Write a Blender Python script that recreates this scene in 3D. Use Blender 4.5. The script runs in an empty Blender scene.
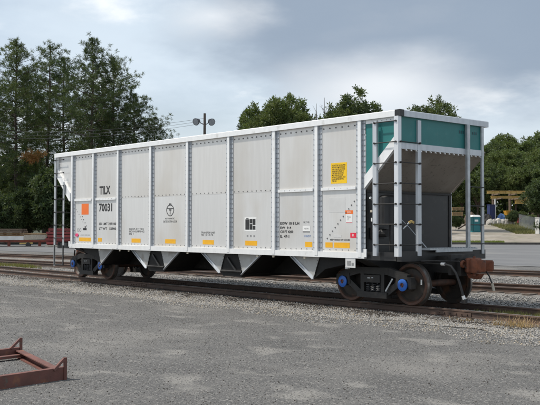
import bpy, math, random
import numpy as np
from mathutils import Vector, Matrix
random.seed(7); rng = np.random.default_rng(11)
sc = bpy.context.scene
COL = sc.collection
R = math.radians

# ------------------------------------------------------------------ camera
CAM = Vector((11.905, -14.151, 1.693))
FW = Vector((-0.74848, 0.66254, 0.028656)).normalized()
RT = Vector((0.66285, 0.74875, 0.001913)); RT = (RT - FW * RT.dot(FW)).normalized()
UP = RT.cross(FW).normalized()
cd = bpy.data.cameras.new('camera'); cam = bpy.data.objects.new('camera', cd); COL.objects.link(cam)
cd.sensor_width = 36.0; cd.lens = 874.38 / 540 * 36.0; cd.clip_start = 0.1; cd.clip_end = 6000
cam.matrix_world = Matrix(((RT.x, UP.x, -FW.x, CAM.x), (RT.y, UP.y, -FW.y, CAM.y), (RT.z, UP.z, -FW.z, CAM.z), (0, 0, 0, 1)))
sc.camera = cam

# ------------------------------------------------------------------ sky, sun, exposure
SUN = Vector((-0.36, -0.40, 0.84)).normalized()           # direction towards the sun
world = bpy.data.worlds.new('World'); sc.world = world; world.use_nodes = True
nt = world.node_tree; N = nt.nodes; L = nt.links; N.clear()
def nd(t, **k):
    n = N.new(t)
    for a, b in k.items(): setattr(n, a, b)
    return n
def lk(a, b): L.new(a, b)
def wmath(op, a, b=None, c=None, clamp=False):
    n = nd('ShaderNodeMath', operation=op); n.use_clamp = clamp
    for i, v in enumerate((a, b, c)):
        if v is None: continue
        if isinstance(v, (int, float)): n.inputs[i].default_value = v
        else: lk(v, n.inputs[i])
    return n.outputs[0]
def wramp(fac, lo, hi):
    n = nd('ShaderNodeMapRange', interpolation_type='SMOOTHSTEP')
    lk(fac, n.inputs[0]); n.inputs[1].default_value = lo; n.inputs[2].default_value = hi
    return n.outputs[0]
def wmix(fac, a, b):
    n = nd('ShaderNodeMix', data_type='RGBA')
    if isinstance(fac, (int, float)): n.inputs[0].default_value = fac
    else: lk(fac, n.inputs[0])
    for s, v in ((6, a), (7, b)):
        if isinstance(v, tuple): n.inputs[s].default_value = (*v, 1)
        else: lk(v, n.inputs[s])
    return n.outputs[2]
out = nd('ShaderNodeOutputWorld'); bg = nd('ShaderNodeBackground'); bg.inputs[1].default_value = 0.1
sky = nd('ShaderNodeTexSky', sky_type='NISHITA'); sky.sun_disc = False
sky.sun_elevation = math.asin(SUN.z); sky.sun_rotation = math.atan2(SUN.x, SUN.y)
sky.air_density = 1.0; sky.dust_density = 2.0; sky.ozone_density = 1.0
tc = nd('ShaderNodeTexCoord'); sep = nd('ShaderNodeSeparateXYZ'); lk(tc.outputs['Generated'], sep.inputs[0])
zc = wmath('ADD', wmath('MAXIMUM', sep.outputs[2], 0.0), 0.22)
cmb = nd('ShaderNodeCombineXYZ'); lk(wmath('DIVIDE', sep.outputs[0], zc), cmb.inputs[0]); lk(wmath('DIVIDE', sep.outputs[1], zc), cmb.inputs[1])
def wnoise(scale, detail, off, rough=0.55):
    mp = nd('ShaderNodeMapping'); mp.inputs['Location'].default_value = off; lk(cmb.outputs[0], mp.inputs[0])
    n = nd('ShaderNodeTexNoise'); n.inputs['Scale'].default_value = scale; n.inputs['Detail'].default_value = detail
    n.inputs['Roughness'].default_value = rough; lk(mp.outputs[0], n.inputs['Vector']); return n.outputs[0]
n1 = wnoise(1.1, 8, (3.1, 1.7, 0)); n2 = wnoise(2.6, 9, (8.3, 4.1, 2)); n3 = wnoise(0.8, 7, (1.3, 7.9, 5), 0.5)
def bank(px, py, r, edge, warp):
    """one cloud bank round a direction of the sky, its edge broken up by noise"""
    d = (FW + RT * ((px - 270) / 874.38) + UP * ((202.5 - py) / 874.38)).normalized()
    dp = nd('ShaderNodeVectorMath', operation='SUBTRACT'); lk(tc.outputs['Generated'], dp.inputs[0]); dp.inputs[1].default_value = d
    sc_ = nd('ShaderNodeVectorMath', operation='MULTIPLY'); lk(dp.outputs[0], sc_.inputs[0]); sc_.inputs[1].default_value = (1, 1, 2.6)
    ln = nd('ShaderNodeVectorMath', operation='LENGTH'); lk(sc_.outputs[0], ln.inputs[0])
    dist = wmath('ADD', ln.outputs[1], wmath('MULTIPLY', wmath('SUBTRACT', n2, 0.5), warp))
    return wramp(dist, r + edge, r - edge)
haze_w = wramp(sep.outputs[2], 0.30, 0.0)
veil = wmix(wmath('MULTIPLY', wramp(n1, 0.30, 0.62), 0.80, clamp=True), sky.outputs[0], (6.2, 7.1, 7.9))     # thin high cloud
veil = wmix(wmath('MULTIPLY', haze_w, 0.55), veil, (7.2, 7.8, 8.3))
puff = wmix(wmath('MULTIPLY', wramp(n2, 0.50, 0.70), 0.75), veil, (9.2, 9.3, 9.3))                          # whiter puffs
grey = wmix(wmath('MULTIPLY', wramp(n3, 0.42, 0.62), 0.35), puff, (4.4, 5.0, 5.7))                          # grey undersides
b1 = wmix(wmath('MULTIPLY', bank(460, 0, 0.29, 0.085, 0.24), 0.92), grey, (2.5, 3.1, 3.95))              # the grey bank in view
b2 = wmix(wmath('MULTIPLY', bank(385, 86, 0.075, 0.075, 0.14), 0.75), b1, (8.2, 8.4, 8.6))
b3 = wmix(wmath('MULTIPLY', bank(212, 16, 0.022, 0.055, 0.20), 0.6), b2, (9.5, 9.6, 9.6))
lk(b3, bg.inputs[0]); lk(bg.outputs[0], out.inputs[0])

sl = bpy.data.lights.new('sun', 'SUN'); sl.energy = 3.2; sl.angle = R(3.0); sl.color = (1.0, 0.95, 0.87)
so = bpy.data.objects.new('sun', sl); COL.objects.link(so); so.rotation_euler = SUN.to_track_quat('Z', 'Y').to_euler(); so.location = (0, -20, 30)
sc.view_settings.view_transform = 'Standard'; sc.view_settings.look = 'None'; sc.view_settings.exposure = 0.35; sc.view_settings.gamma = 1.0
sc.view_settings.use_curve_mapping = False

# ------------------------------------------------------------------ materials
MATS = {}
def mat(name, c1, c2=None, rough=0.6, metal=0.0, scale=6.0, stretch=(1, 1, 1), bump=0.0, bscale=None, lo=0.35, hi=0.65, detail=6,
        spots=None, spot_scale=3.0, spot_lo=0.6, spot_hi=0.72, vary=0.0, spec=0.5, rvar=0.0, subsurf=None):
    m = bpy.data.materials.new(name); m.use_nodes = True; t = m.node_tree; n = t.nodes; b = n['Principled BSDF']
    def link(a, c): t.links.new(a, c)
    b.inputs['Roughness'].default_value = rough; b.inputs['Metallic'].default_value = metal
    b.inputs['Specular IOR Level'].default_value = spec
    geo = n.new('ShaderNodeNewGeometry'); mp = n.new('ShaderNodeMapping'); mp.inputs['Scale'].default_value = stretch
    link(geo.outputs['Position'], mp.inputs[0])
    nz = n.new('ShaderNodeTexNoise'); nz.inputs['Scale'].default_value = scale; nz.inputs['Detail'].default_value = detail
    link(mp.outputs[0], nz.inputs['Vector'])
    mr = n.new('ShaderNodeMapRange'); mr.inputs[1].default_value = lo; mr.inputs[2].default_value = hi; link(nz.outputs[0], mr.inputs[0])
    mx = n.new('ShaderNodeMix'); mx.data_type = 'RGBA'; link(mr.outputs[0], mx.inputs[0])
    mx.inputs[6].default_value = (*c1, 1); mx.inputs[7].default_value = (*(c2 or tuple(v * 0.8 for v in c1)), 1)
    col = mx.outputs[2]
    if spots:
        for sp in (spots if isinstance(spots, list) else [(spots, spot_scale, spot_lo, spot_hi, stretch)]):
            mp2 = n.new('ShaderNodeMapping'); mp2.inputs['Scale'].default_value = sp[4]; mp2.inputs['Location'].default_value = (sp[1] * 3.3, 1.7, 4.1)
            link(geo.outputs['Position'], mp2.inputs[0])
            z2 = n.new('ShaderNodeTexNoise'); z2.inputs['Scale'].default_value = sp[1]; z2.inputs['Detail'].default_value = 8; link(mp2.outputs[0], z2.inputs['Vector'])
            r2 = n.new('ShaderNodeMapRange'); r2.inputs[1].default_value = sp[2]; r2.inputs[2].default_value = sp[3]; link(z2.outputs[0], r2.inputs[0])
            m2 = n.new('ShaderNodeMix'); m2.data_type = 'RGBA'; link(r2.outputs[0], m2.inputs[0]); link(col, m2.inputs[6]); m2.inputs[7].default_value = (*sp[0], 1)
            col = m2.outputs[2]
    if vary:
        oi = n.new('ShaderNodeObjectInfo'); r3 = n.new('ShaderNodeMapRange'); link(oi.outputs['Random'], r3.inputs[0])
        r3.inputs[3].default_value = 1 - vary; r3.inputs[4].default_value = 1 + vary
        hs = n.new('ShaderNodeHueSaturation'); link(col, hs.inputs['Color']); link(r3.outputs[0], hs.inputs['Value']); col = hs.outputs[0]
    link(col, b.inputs['Base Color'])
    if rvar:
        r4 = n.new('ShaderNodeMapRange'); link(nz.outputs[0], r4.inputs[0]); r4.inputs[3].default_value = rough - rvar; r4.inputs[4].default_value = rough + rvar
        link(r4.outputs[0], b.inputs['Roughness'])
    if bump:
        bz = n.new('ShaderNodeTexNoise'); bz.inputs['Scale'].default_value = bscale or scale * 4; bz.inputs['Detail'].default_value = 5; link(mp.outputs[0], bz.inputs['Vector'])
        bp = n.new('ShaderNodeBump'); bp.inputs['Strength'].default_value = min(1, bump); bp.inputs['Distance'].default_value = 0.02 * max(1, bump); link(bz.outputs[0], bp.inputs['Height']); link(bp.outputs[0], b.inputs['Normal'])
    MATS[name] = m; return m
def leafmat(name, c1, c2, rough=0.55, scale=0.6):
    m = mat(name, c1, c2, rough=rough, scale=scale, lo=0.38, hi=0.62, spec=0.25)
    t = m.node_tree; n = t.nodes; b = n['Principled BSDF']; o = n['Material Output']
    tr = n.new('ShaderNodeBsdfTranslucent'); tr.inputs[0].default_value = (c2[0] * 1.5, c2[1] * 1.6, c2[2] * 0.8, 1)
    ms = n.new('ShaderNodeMixShader'); ms.inputs[0].default_value = 0.25
    t.links.new(b.outputs[0], ms.inputs[1]); t.links.new(tr.outputs[0], ms.inputs[2]); t.links.new(ms.outputs[0], o.inputs[0]); return m

S1 = (1, 1, 1)
mat('alu', (0.72, 0.71, 0.69), (0.685, 0.675, 0.655), rough=0.38, metal=0.45, scale=3.0, stretch=(5, 1, 0.35), vary=0.05, bump=0.05, bscale=1.0, rvar=0.08,
    spots=[((0.60, 0.56, 0.50), 0.8, 0.54, 0.80, (1, 1, 0.6)), ((0.55, 0.53, 0.50), 9.0, 0.68, 0.90, (3, 1, 0.15))])
mat('alu_deep_shade', (0.42, 0.42, 0.405), (0.34, 0.335, 0.32), rough=0.5, metal=0.3, scale=4, stretch=(1, 1, 1), vary=0.08, spots=[((0.26, 0.24, 0.21), 3, 0.56, 0.72, S1)])  # aluminium darkened to paint in shade on chute plates and far channel
mat('alu_trim', (0.85, 0.85, 0.84), (0.79, 0.79, 0.78), rough=0.36, metal=0.25, scale=2.0, stretch=(4, 1, 1), rvar=0.08,
    spots=[((0.58, 0.57, 0.54), 5.0, 0.62, 0.8, (1, 1, 1))])
mat('alu_post', (0.74, 0.755, 0.77), (0.66, 0.675, 0.69), rough=0.40, metal=0.4, scale=3.0, stretch=(3, 3, 0.4))
mat('alu_shaded', (0.56, 0.585, 0.61), (0.48, 0.50, 0.525), rough=0.42, metal=0.45, scale=3.0, stretch=(3, 3, 0.4))  # aluminium greyed: shade on post sides, ladder rails and ends put into colour
mat('alu_upper', (0.75, 0.725, 0.69), (0.71, 0.685, 0.65), rough=0.40, metal=0.6, scale=2.5, stretch=(4, 1, 0.4), vary=0.05, bump=0.05, bscale=0.9, rvar=0.10,
    spots=[((0.62, 0.575, 0.51), 0.7, 0.50, 0.80, (1, 1, 0.6)), ((0.55, 0.53, 0.50), 9.0, 0.70, 0.92, (3, 1, 0.15))])
mat('alu_slope_shade', (0.30, 0.265, 0.225), (0.24, 0.21, 0.178), rough=0.5, metal=0.3, scale=1.0, bump=0.08, spots=[((0.15, 0.135, 0.115), 14.0, 0.58, 0.70, (0.6, 1, 1.6)), ((0.33, 0.30, 0.26), 1.2, 0.54, 0.75, S1)])  # shade beneath the car ends painted into the aluminium as grey-brown
mat('galv', (0.50, 0.52, 0.53), (0.40, 0.42, 0.43), rough=0.45, metal=0.5, scale=9)
mat('teal', (0.018, 0.172, 0.165), (0.014, 0.145, 0.14), rough=0.45, scale=2.0, spots=[((0.045, 0.18, 0.17), 6, 0.6, 0.75, S1)], bump=0.03)
mat('black_paint', (0.016, 0.016, 0.017), (0.024, 0.023, 0.022), rough=0.42, scale=5, spots=[((0.06, 0.055, 0.048), 4, 0.60, 0.80, S1)], rvar=0.12)
mat('black_shaded', (0.010, 0.010, 0.010), (0.016, 0.015, 0.014), rough=0.6, scale=5, spec=0.25, spots=[((0.035, 0.032, 0.028), 4, 0.60, 0.80, S1)])  # black made deeper, with the shade under the car put into it
mat('black_iron', (0.013, 0.0125, 0.012), (0.020, 0.018, 0.016), rough=0.6, scale=8, spots=[((0.055, 0.045, 0.036), 3, 0.58, 0.75, S1)], bump=0.1)
mat('bolt', (0.12, 0.12, 0.12), (0.22, 0.22, 0.22), rough=0.5, metal=0.5, scale=30)
mat('bolt_light', (0.34, 0.35, 0.36), (0.26, 0.27, 0.28), rough=0.5, metal=0.5, scale=30)
mat('ink', (0.015, 0.015, 0.016), (0.03, 0.03, 0.03), rough=0.6, scale=12)
mat('ink_faint', (0.20, 0.20, 0.20), (0.28, 0.28, 0.28), rough=0.6, scale=20)
mat('yellow_film', (0.80, 0.42, 0.015), (0.74, 0.37, 0.012), rough=0.4, scale=8)
mat('yellow_sign', (0.84, 0.53, 0.01), (0.78, 0.48, 0.01), rough=0.45, scale=4)
mat('orange_film', (0.82, 0.17, 0.02), (0.76, 0.15, 0.02), rough=0.45, scale=4)
mat('red_film', (0.72, 0.02, 0.06), (0.66, 0.02, 0.05), rough=0.45, scale=4)
mat('pink_film', (0.80, 0.06, 0.20), (0.74, 0.05, 0.17), rough=0.45, scale=4)
mat('white_film', (0.78, 0.78, 0.76), (0.72, 0.72, 0.70), rough=0.5, scale=6)
mat('pale_film', (0.58, 0.58, 0.57), (0.54, 0.54, 0.53), rough=0.5, scale=6)
mat('blue_cap', (0.02, 0.13, 0.50), (0.015, 0.10, 0.40), rough=0.35, scale=9)
mat('steel_wheel', (0.055, 0.046, 0.038), (0.035, 0.030, 0.026), rough=0.6, metal=0.2, scale=5, spots=[((0.14, 0.065, 0.035), 3.5, 0.52, 0.68, S1)])
mat('rim_rust', (0.11, 0.05, 0.03), (0.06, 0.035, 0.025), rough=0.65, scale=10)
mat('tread', (0.30, 0.28, 0.26), (0.20, 0.18, 0.16), rough=0.35, metal=0.7, scale=10)
mat('coupler_rust', (0.20, 0.062, 0.026), (0.12, 0.040, 0.020), rough=0.75, scale=9, bump=0.3, spots=[((0.06, 0.03, 0.02), 5, 0.58, 0.7, S1)])
mat('frame_rust', (0.16, 0.060, 0.045), (0.11, 0.045, 0.034), rough=0.7, scale=5, bump=0.2, spots=[((0.21, 0.085, 0.045), 7, 0.56, 0.72, S1), ((0.10, 0.075, 0.06), 16, 0.60, 0.74, S1)])
mat('rail', (0.105, 0.062, 0.043), (0.055, 0.038, 0.030), rough=0.7, scale=3, stretch=(0.3, 1, 1), bump=0.1, spots=[((0.15, 0.09, 0.06), 6, 0.58, 0.72, S1)])
mat('rail_head', (0.28, 0.25, 0.22), (0.20, 0.16, 0.13), rough=0.35, metal=0.6, scale=4)
mat('tie', (0.075, 0.058, 0.045), (0.13, 0.105, 0.085), rough=0.9, scale=6, stretch=(3, 1, 1), bump=0.4, vary=0.25)
mat('ballast', (0.19, 0.175, 0.155), (0.11, 0.10, 0.088), rough=0.9, scale=16, bump=1.0, bscale=28, detail=4, spots=[((0.12, 0.10, 0.08), 1.1, 0.56, 0.68, S1), ((0.35, 0.33, 0.30), 22, 0.58, 0.66, S1)])
mat('stone_a', (0.36, 0.345, 0.32), (0.19, 0.18, 0.165), rough=0.85, scale=21, detail=1, lo=0.40, hi=0.60, spots=[((0.13, 0.115, 0.095), 0.9, 0.56, 0.70, S1)])
mat('stone_b', (0.36, 0.315, 0.25), (0.20, 0.175, 0.14), rough=0.85, scale=23, detail=1, lo=0.40, hi=0.60, spots=[((0.40, 0.30, 0.17), 7, 0.60, 0.70, S1)])
mat('stone_d', (0.31, 0.30, 0.285), (0.17, 0.165, 0.155), rough=0.9, scale=27, detail=1, lo=0.40, hi=0.60, spots=[((0.10, 0.085, 0.07), 1.3, 0.55, 0.68, S1)])
mat('grime', (0.070, 0.055, 0.042), (0.032, 0.027, 0.023), rough=0.9, scale=14, detail=2)
mat('pebble', (0.26, 0.25, 0.235), (0.13, 0.125, 0.12), rough=0.9, scale=31, detail=1, lo=0.40, hi=0.60)
mat('yard', (0.100, 0.097, 0.092), (0.078, 0.076, 0.073), rough=0.92, scale=0.9, stretch=(0.85, 1.1, 1), bump=1.0, bscale=30, detail=10,
    spots=[((0.165, 0.157, 0.144), 0.38, 0.50, 0.70, (0.8, 1.1, 1)), ((0.055, 0.054, 0.052), 0.55, 0.52, 0.72, (0.8, 1.1, 1)), ((0.195, 0.186, 0.170), 1.3, 0.55, 0.66, (0.8, 1.15, 1)),
           ((0.22, 0.21, 0.195), 30, 0.56, 0.64, S1), ((0.038, 0.037, 0.036), 36, 0.55, 0.64, S1), ((0.20, 0.19, 0.178), 80, 0.57, 0.64, S1)])
mat('road', (0.150, 0.150, 0.150), (0.115, 0.115, 0.117), rough=0.85, scale=0.5, stretch=(0.3, 1.2, 1), bump=0.4, bscale=30, detail=8, spots=[((0.20, 0.195, 0.185), 0.35, 0.55, 0.7, (0.3, 1, 1))])
mat('dirt', (0.27, 0.235, 0.185), (0.20, 0.175, 0.14), rough=0.95, scale=0.35, bump=0.8, bscale=6, detail=9, spots=[((0.31, 0.28, 0.24), 0.15, 0.5, 0.66, S1), ((0.13, 0.115, 0.085), 0.9, 0.55, 0.70, S1), ((0.12, 0.13, 0.06), 0.5, 0.60, 0.70, S1)])
mat('forest_floor', (0.055, 0.05, 0.03), (0.035, 0.045, 0.02), rough=0.95, scale=0.4, bump=0.8, bscale=5)
mat('kerb', (0.06, 0.052, 0.046), (0.09, 0.08, 0.07), rough=0.85, scale=3)
mat('bark', (0.085, 0.060, 0.045), (0.050, 0.038, 0.030), rough=0.9, scale=5, stretch=(1, 1, 0.3), bump=0.5)
mat('pole_wood', (0.12, 0.095, 0.075), (0.08, 0.066, 0.055), rough=0.9, scale=4, stretch=(4, 4, 0.3))
mat('lamp_dark', (0.045, 0.047, 0.05), (0.07, 0.07, 0.075), rough=0.5, metal=0.4, scale=9)
mat('lamp_glass', (0.32, 0.34, 0.36), (0.25, 0.27, 0.29), rough=0.2, scale=9)
leafmat('pine_a', (0.036, 0.058, 0.022), (0.072, 0.095, 0.036))
leafmat('pine_b', (0.026, 0.046, 0.022), (0.050, 0.074, 0.030))
leafmat('pine_c', (0.065, 0.092, 0.030), (0.095, 0.115, 0.042))
leafmat('leaf_a', (0.075, 0.110, 0.034), (0.115, 0.145, 0.055))
leafmat('leaf_b', (0.044, 0.070, 0.028), (0.078, 0.100, 0.042))
leafmat('leaf_c', (0.080, 0.110, 0.036), (0.12, 0.14, 0.055))
leafmat('dead_leaf', (0.25, 0.10, 0.03), (0.16, 0.09, 0.03))
leafmat('grass_green', (0.13, 0.17, 0.04), (0.18, 0.20, 0.06), scale=3)
leafmat('grass_olive', (0.095, 0.105, 0.035), (0.16, 0.15, 0.065), scale=0.8)
leafmat('weed', (0.11, 0.125, 0.035), (0.19, 0.175, 0.07), scale=4)
leafmat('grass_dry', (0.46, 0.34, 0.19), (0.32, 0.21, 0.11), scale=12)
mat('lumber', (0.42, 0.30, 0.16), (0.30, 0.21, 0.11), rough=0.8, scale=3, stretch=(0.5, 4, 4), vary=0.15)
mat('lumber_pale', (0.52, 0.47, 0.38), (0.40, 0.36, 0.29), rough=0.8, scale=3, stretch=(0.5, 4, 4), vary=0.12)
mat('lumber_dark', (0.14, 0.10, 0.07), (0.10, 0.075, 0.055), rough=0.85, scale=3, stretch=(0.5, 4, 4), vary=0.2)
mat('red_paint', (0.27, 0.040, 0.038), (0.20, 0.035, 0.032), rough=0.6, scale=3, vary=0.15)
mat('white_paint', (0.72, 0.71, 0.68), (0.60, 0.59, 0.56), rough=0.5, scale=2)
mat('yellow_paint', (0.60, 0.43, 0.15), (0.50, 0.34, 0.10), rough=0.55, scale=2, spots=[((0.30, 0.17, 0.06), 2, 0.58, 0.7, S1)])
mat('orange_paint', (0.66, 0.34, 0.03), (0.55, 0.28, 0.03), rough=0.5, scale=2)
mat('navy_paint', (0.022, 0.035, 0.12), (0.018, 0.028, 0.09), rough=0.45, scale=2)
mat('blue_tarp', (0.06, 0.16, 0.42), (0.12, 0.22, 0.45), rough=0.5, scale=4)
mat('toilet_teal', (0.015, 0.17, 0.19), (0.012, 0.14, 0.16), rough=0.45, scale=3)
mat('toilet_dark', (0.008, 0.06, 0.07), (0.01, 0.05, 0.06), rough=0.45, scale=3)
mat('rubber', (0.018, 0.018, 0.019), (0.028, 0.027, 0.026), rough=0.6, scale=9)
mat('rock_pale', (0.42, 0.40, 0.36), (0.30, 0.28, 0.25), rough=0.9, scale=2, vary=0.2, bump=0.4)
mat('rust_red', (0.22, 0.055, 0.035), (0.15, 0.045, 0.03), rough=0.8, scale=3)
mat('wire', (0.05, 0.05, 0.055), (0.07, 0.07, 0.07), rough=0.6, scale=2)

# ------------------------------------------------------------------ mesh helpers
class MB:
    def __init__(s): s.v = []; s.f = []; s.m = []
    def add(s, vs, fs, mi=0):
        o = len(s.v); s.v += [tuple(v) for v in vs]; s.f += [tuple(i + o for i in f) for f in fs]; s.m += [mi] * len(fs); return s
    def box(s, x0, x1, y0, y1, z0, z1, mi=0):
        vs = [(x, y, z) for x in (x0, x1) for y in (y0, y1) for z in (z0, z1)]
        return s.add(vs, [(0, 1, 3, 2), (4, 6, 7, 5), (0, 4, 5, 1), (2, 3, 7, 6), (0, 2, 6, 4), (1, 5, 7, 3)], mi)
    def prism(s, poly, axis, a, b, mi=0):
        """poly: 2-d outline in the plane across axis (0: yz, 1: xz, 2: xy), pushed from a to b"""
        def P(u, v, w): return ((w, u, v), (u, w, v), (u, v, w))[axis]
        n = len(poly); vs = [P(u, v, a) for u, v in poly] + [P(u, v, b) for u, v in poly]
        fs = [tuple(range(n))[::-1], tuple(range(n, 2 * n))] + [(i, (i + 1) % n, n + (i + 1) % n, n + i) for i in range(n)]
        return s.add(vs, fs, mi)
    def cyl(s, p0, p1, r0, r1=None, n=10, mi=0, cap=True):
        r1 = r0 if r1 is None else r1; p0 = Vector(p0); p1 = Vector(p1); d = (p1 - p0).normalized()
        a = d.orthogonal().normalized(); b = d.cross(a)
        vs = [p + (a * math.cos(2 * math.pi * i / n) + b * math.sin(2 * math.pi * i / n)) * r for p, r in ((p0, r0), (p1, r1)) for i in range(n)]
        fs = [(i, (i + 1) % n, n + (i + 1) % n, n + i) for i in range(n)]
        if cap: fs += [tuple(range(n))[::-1], tuple(range(n, 2 * n))]
        return s.add(vs, fs, mi)
    def tube(s, pts, r, n=6, mi=0):
        pts = [Vector(p) for p in pts]; rs = r if isinstance(r, (list, tuple)) else [r] * len(pts)
        vs = []; fs = []
        a = None
        for k, p in enumerate(pts):
            d = (pts[min(k + 1, len(pts) - 1)] - pts[max(k - 1, 0)]).normalized()
            a = d.orthogonal().normalized() if a is None else (a - d * a.dot(d)).normalized()
            b = d.cross(a)
            vs += [p + (a * math.cos(2 * math.pi * i / n) + b * math.sin(2 * math.pi * i / n)) * rs[k] for i in range(n)]
        for k in range(len(pts) - 1):
            fs += [(k * n + i, k * n + (i + 1) % n, (k + 1) * n + (i + 1) % n, (k + 1) * n + i) for i in range(n)]
        fs += [tuple(range(n))[::-1], tuple(range((len(pts) - 1) * n, len(pts) * n))]
        return s.add(vs, fs, mi)
    def bar(s, p0, p1, w, h, up=(0, 0, 1), mi=0):
        """rectangular bar between two points: w across, h along up"""
        p0 = Vector(p0); p1 = Vector(p1); d = (p1 - p0).normalized(); u = Vector(up); sd = d.cross(u).normalized(); u = sd.cross(d)
        vs = [p + sd * (i * w / 2) + u * (j * h / 2) for p in (p0, p1) for i in (-1, 1) for j in (-1, 1)]
        return s.add(vs, [(0, 1, 3, 2), (4, 6, 7, 5), (0, 4, 5, 1), (2, 3, 7, 6), (0, 2, 6, 4), (1, 5, 7, 3)], mi)
    def lathe(s, prof, c, axis=1, n=28, mi=0):
        """prof: list of (radius, offset along axis) round centre c"""
        vs = []; fs = []
        for r, o in prof:
            for i in range(n):
                t = 2 * math.pi * i / n; u, v = r * math.cos(t), r * math.sin(t)
                q = ((o, u, v), (u, o, v), (u, v, o))[axis]; vs.append((c[0] + q[0], c[1] + q[1], c[2] + q[2]))
        m = len(prof)
        for k in range(m - 1): fs += [(k * n + i, k * n + (i + 1) % n, (k + 1) * n + (i + 1) % n, (k + 1) * n + i) for i in range(n)]
        return s.add(vs, fs, mi)
    def mesh(s, name, mats, smooth=False):
        me = bpy.data.meshes.new(name); me.from_pydata(s.v, [], s.f)
        for m in (mats if isinstance(mats, (list, tuple)) else [mats]): me.materials.append(MATS[m])
        if isinstance(mats, (list, tuple)): me.polygons.foreach_set('material_index', s.m)
        import bmesh
        b = bmesh.new(); b.from_mesh(me); bmesh.ops.recalc_face_normals(b, faces=b.faces); b.to_mesh(me); b.free()
        if smooth:
            me.polygons.foreach_set('use_smooth', [True] * len(me.polygons))
            try: me.set_sharp_from_angle(angle=R(38))
            except Exception: pass
        return me
    def build(s, name, mats, parent=None, smooth=False): return obj(name, s.mesh(name, mats, smooth), parent)
def obj(name, me, parent=None, loc=None):
    o = bpy.data.objects.new(name, me); COL.objects.link(o)
    if parent is not None:
        o.parent = parent
        if parent.type == 'EMPTY': o.matrix_parent_inverse = Matrix.Translation(-parent.location)
    if loc is not None: o.location = loc
    return o
def tag(o, label=None, cat=None, group=None, kind=None):
    if label: o['label'] = label
    if cat: o['category'] = cat
    if group: o['group'] = group
    if kind: o['kind'] = kind
    return o
def thing(name, label, cat, loc=(0, 0, 0), group=None):
    o = bpy.data.objects.new(name, None); COL.objects.link(o); o.location = loc; o.empty_display_size = 0.3
    return tag(o, label, cat, group)
def npmesh(name, verts, faces, mats, mi=None):
    """faces: (n,3) or (n,4) array"""
    me = bpy.data.meshes.new(name); k = faces.shape[1]
    me.vertices.add(len(verts)); me.vertices.foreach_set('co', np.ascontiguousarray(verts, dtype=np.float32).ravel())
    me.loops.add(faces.size); me.loops.foreach_set('vertex_index', np.ascontiguousarray(faces, dtype=np.int32).ravel())
    me.polygons.add(len(faces)); me.polygons.foreach_set('loop_start', np.arange(0, faces.size, k, dtype=np.int32))
    try: me.polygons.foreach_set('loop_total', np.full(len(faces), k, dtype=np.int32))
    except Exception: pass
    for m in mats: me.materials.append(MATS[m])
    if mi is not None: me.polygons.foreach_set('material_index', np.ascontiguousarray(mi, dtype=np.int32))
    me.update(calc_edges=True); me.validate(); return me
# world-fixed ground axes: D runs away from the yard towards the wood, S runs across it to the right
DV = Vector((FW.x, FW.y, 0)).normalized(); SV = Vector((-DV.y, DV.x, 0)) * -1
def lerpt(x, xs, ys): return float(np.interp(x, xs, ys))
def ground_h(s, d):
    rise = np.interp(d, [0, 46, 62, 80, 86, 100, 118, 150, 200, 420, 3000], [0, 0, 0.05, 0.20, 0.30, 0.75, 1.34, 2.75, 3.6, 7, 7])
    return -0.21 + rise * np.interp(s, [-26, -4], [0.42, 1.0])
def at(px, d, z=None, dz=0.0):
    """place on the ground: d metres out, at bearing px (in photograph columns)"""
    s = d * (px - 270) / 874.38
    p = CAM + DV * d + SV * s
    return Vector((p.x, p.y, (ground_h(s, d) + dz) if z is None else z))
def hz(py, d): return 1.693 - (py - 227.57) * d / 874.38     # height of a sight line row at distance d

# ------------------------------------------------------------------ ground, road, ballast
dd = np.concatenate([np.arange(-40, 40, 5.0), np.arange(40, 130, 2.0), np.arange(130, 260, 10.0), [300, 420, 700, 1200, 3000]])
ss = np.concatenate([[-2500, -1000, -400, -200, -120], np.arange(-80, 80.1, 4.0), [120, 200, 400, 1000, 2500]])
DD, SS = np.meshgrid(dd, ss, indexing='ij')
P = np.zeros(DD.shape + (3,)); P[..., 0] = CAM.x + DD * DV.x + SS * SV.x; P[..., 1] = CAM.y + DD * DV.y + SS * SV.y; P[..., 2] = ground_h(SS, DD)
ni, nj = DD.shape; idx = np.arange(ni * nj).reshape(ni, nj)
F = np.stack([idx[:-1, :-1], idx[:-1, 1:], idx[1:, 1:], idx[1:, :-1]], -1).reshape(-1, 4)
cD = ((DD[:-1, :-1] + DD[1:, 1:]) / 2).ravel(); cS = ((SS[:-1, :-1] + SS[1:, 1:]) / 2).ravel()
mi = np.where(cD < 84, 0, np.where(cS < -2, 2, np.where(cD > 170, 2, 1)))
g = obj('ground', npmesh('ground', P.reshape(-1, 3), F, ['yard', 'dirt', 'forest_floor'], mi)); tag(g, kind='structure')

def sheet(name, quad_sd, m, dz, nx=30, ny=6, kind='structure'):
    """sheet over the ground between two edges given as (s,d) end pairs: near left, near right, far left, far right"""
    (a0, a1, b0, b1) = [np.array(q, float) for q in quad_sd]; V = []
    for j in range(ny + 1):
        for i in range(nx + 1):
            u, v = i / nx, j / ny; q = (a0 * (1 - u) + a1 * u) * (1 - v) + (b0 * (1 - u) + b1 * u) * v
            p = CAM + DV * q[1] + SV * q[0]; V.append((p.x, p.y, ground_h(q[0], q[1]) + dz))
    F = np.array([[j * (nx + 1) + i, j * (nx + 1) + i + 1, (j + 1) * (nx + 1) + i + 1, (j + 1) * (nx + 1) + i] for j in range(ny) for i in range(nx)])
    o = obj(name, npmesh(name, np.array(V), F, [m])); tag(o, kind=kind); return o
sheet('road', [(-50, 89 - 0), (36, 26), (-50, 90), (36, 84.5)], 'road', 0.02, 60, 24)
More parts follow.
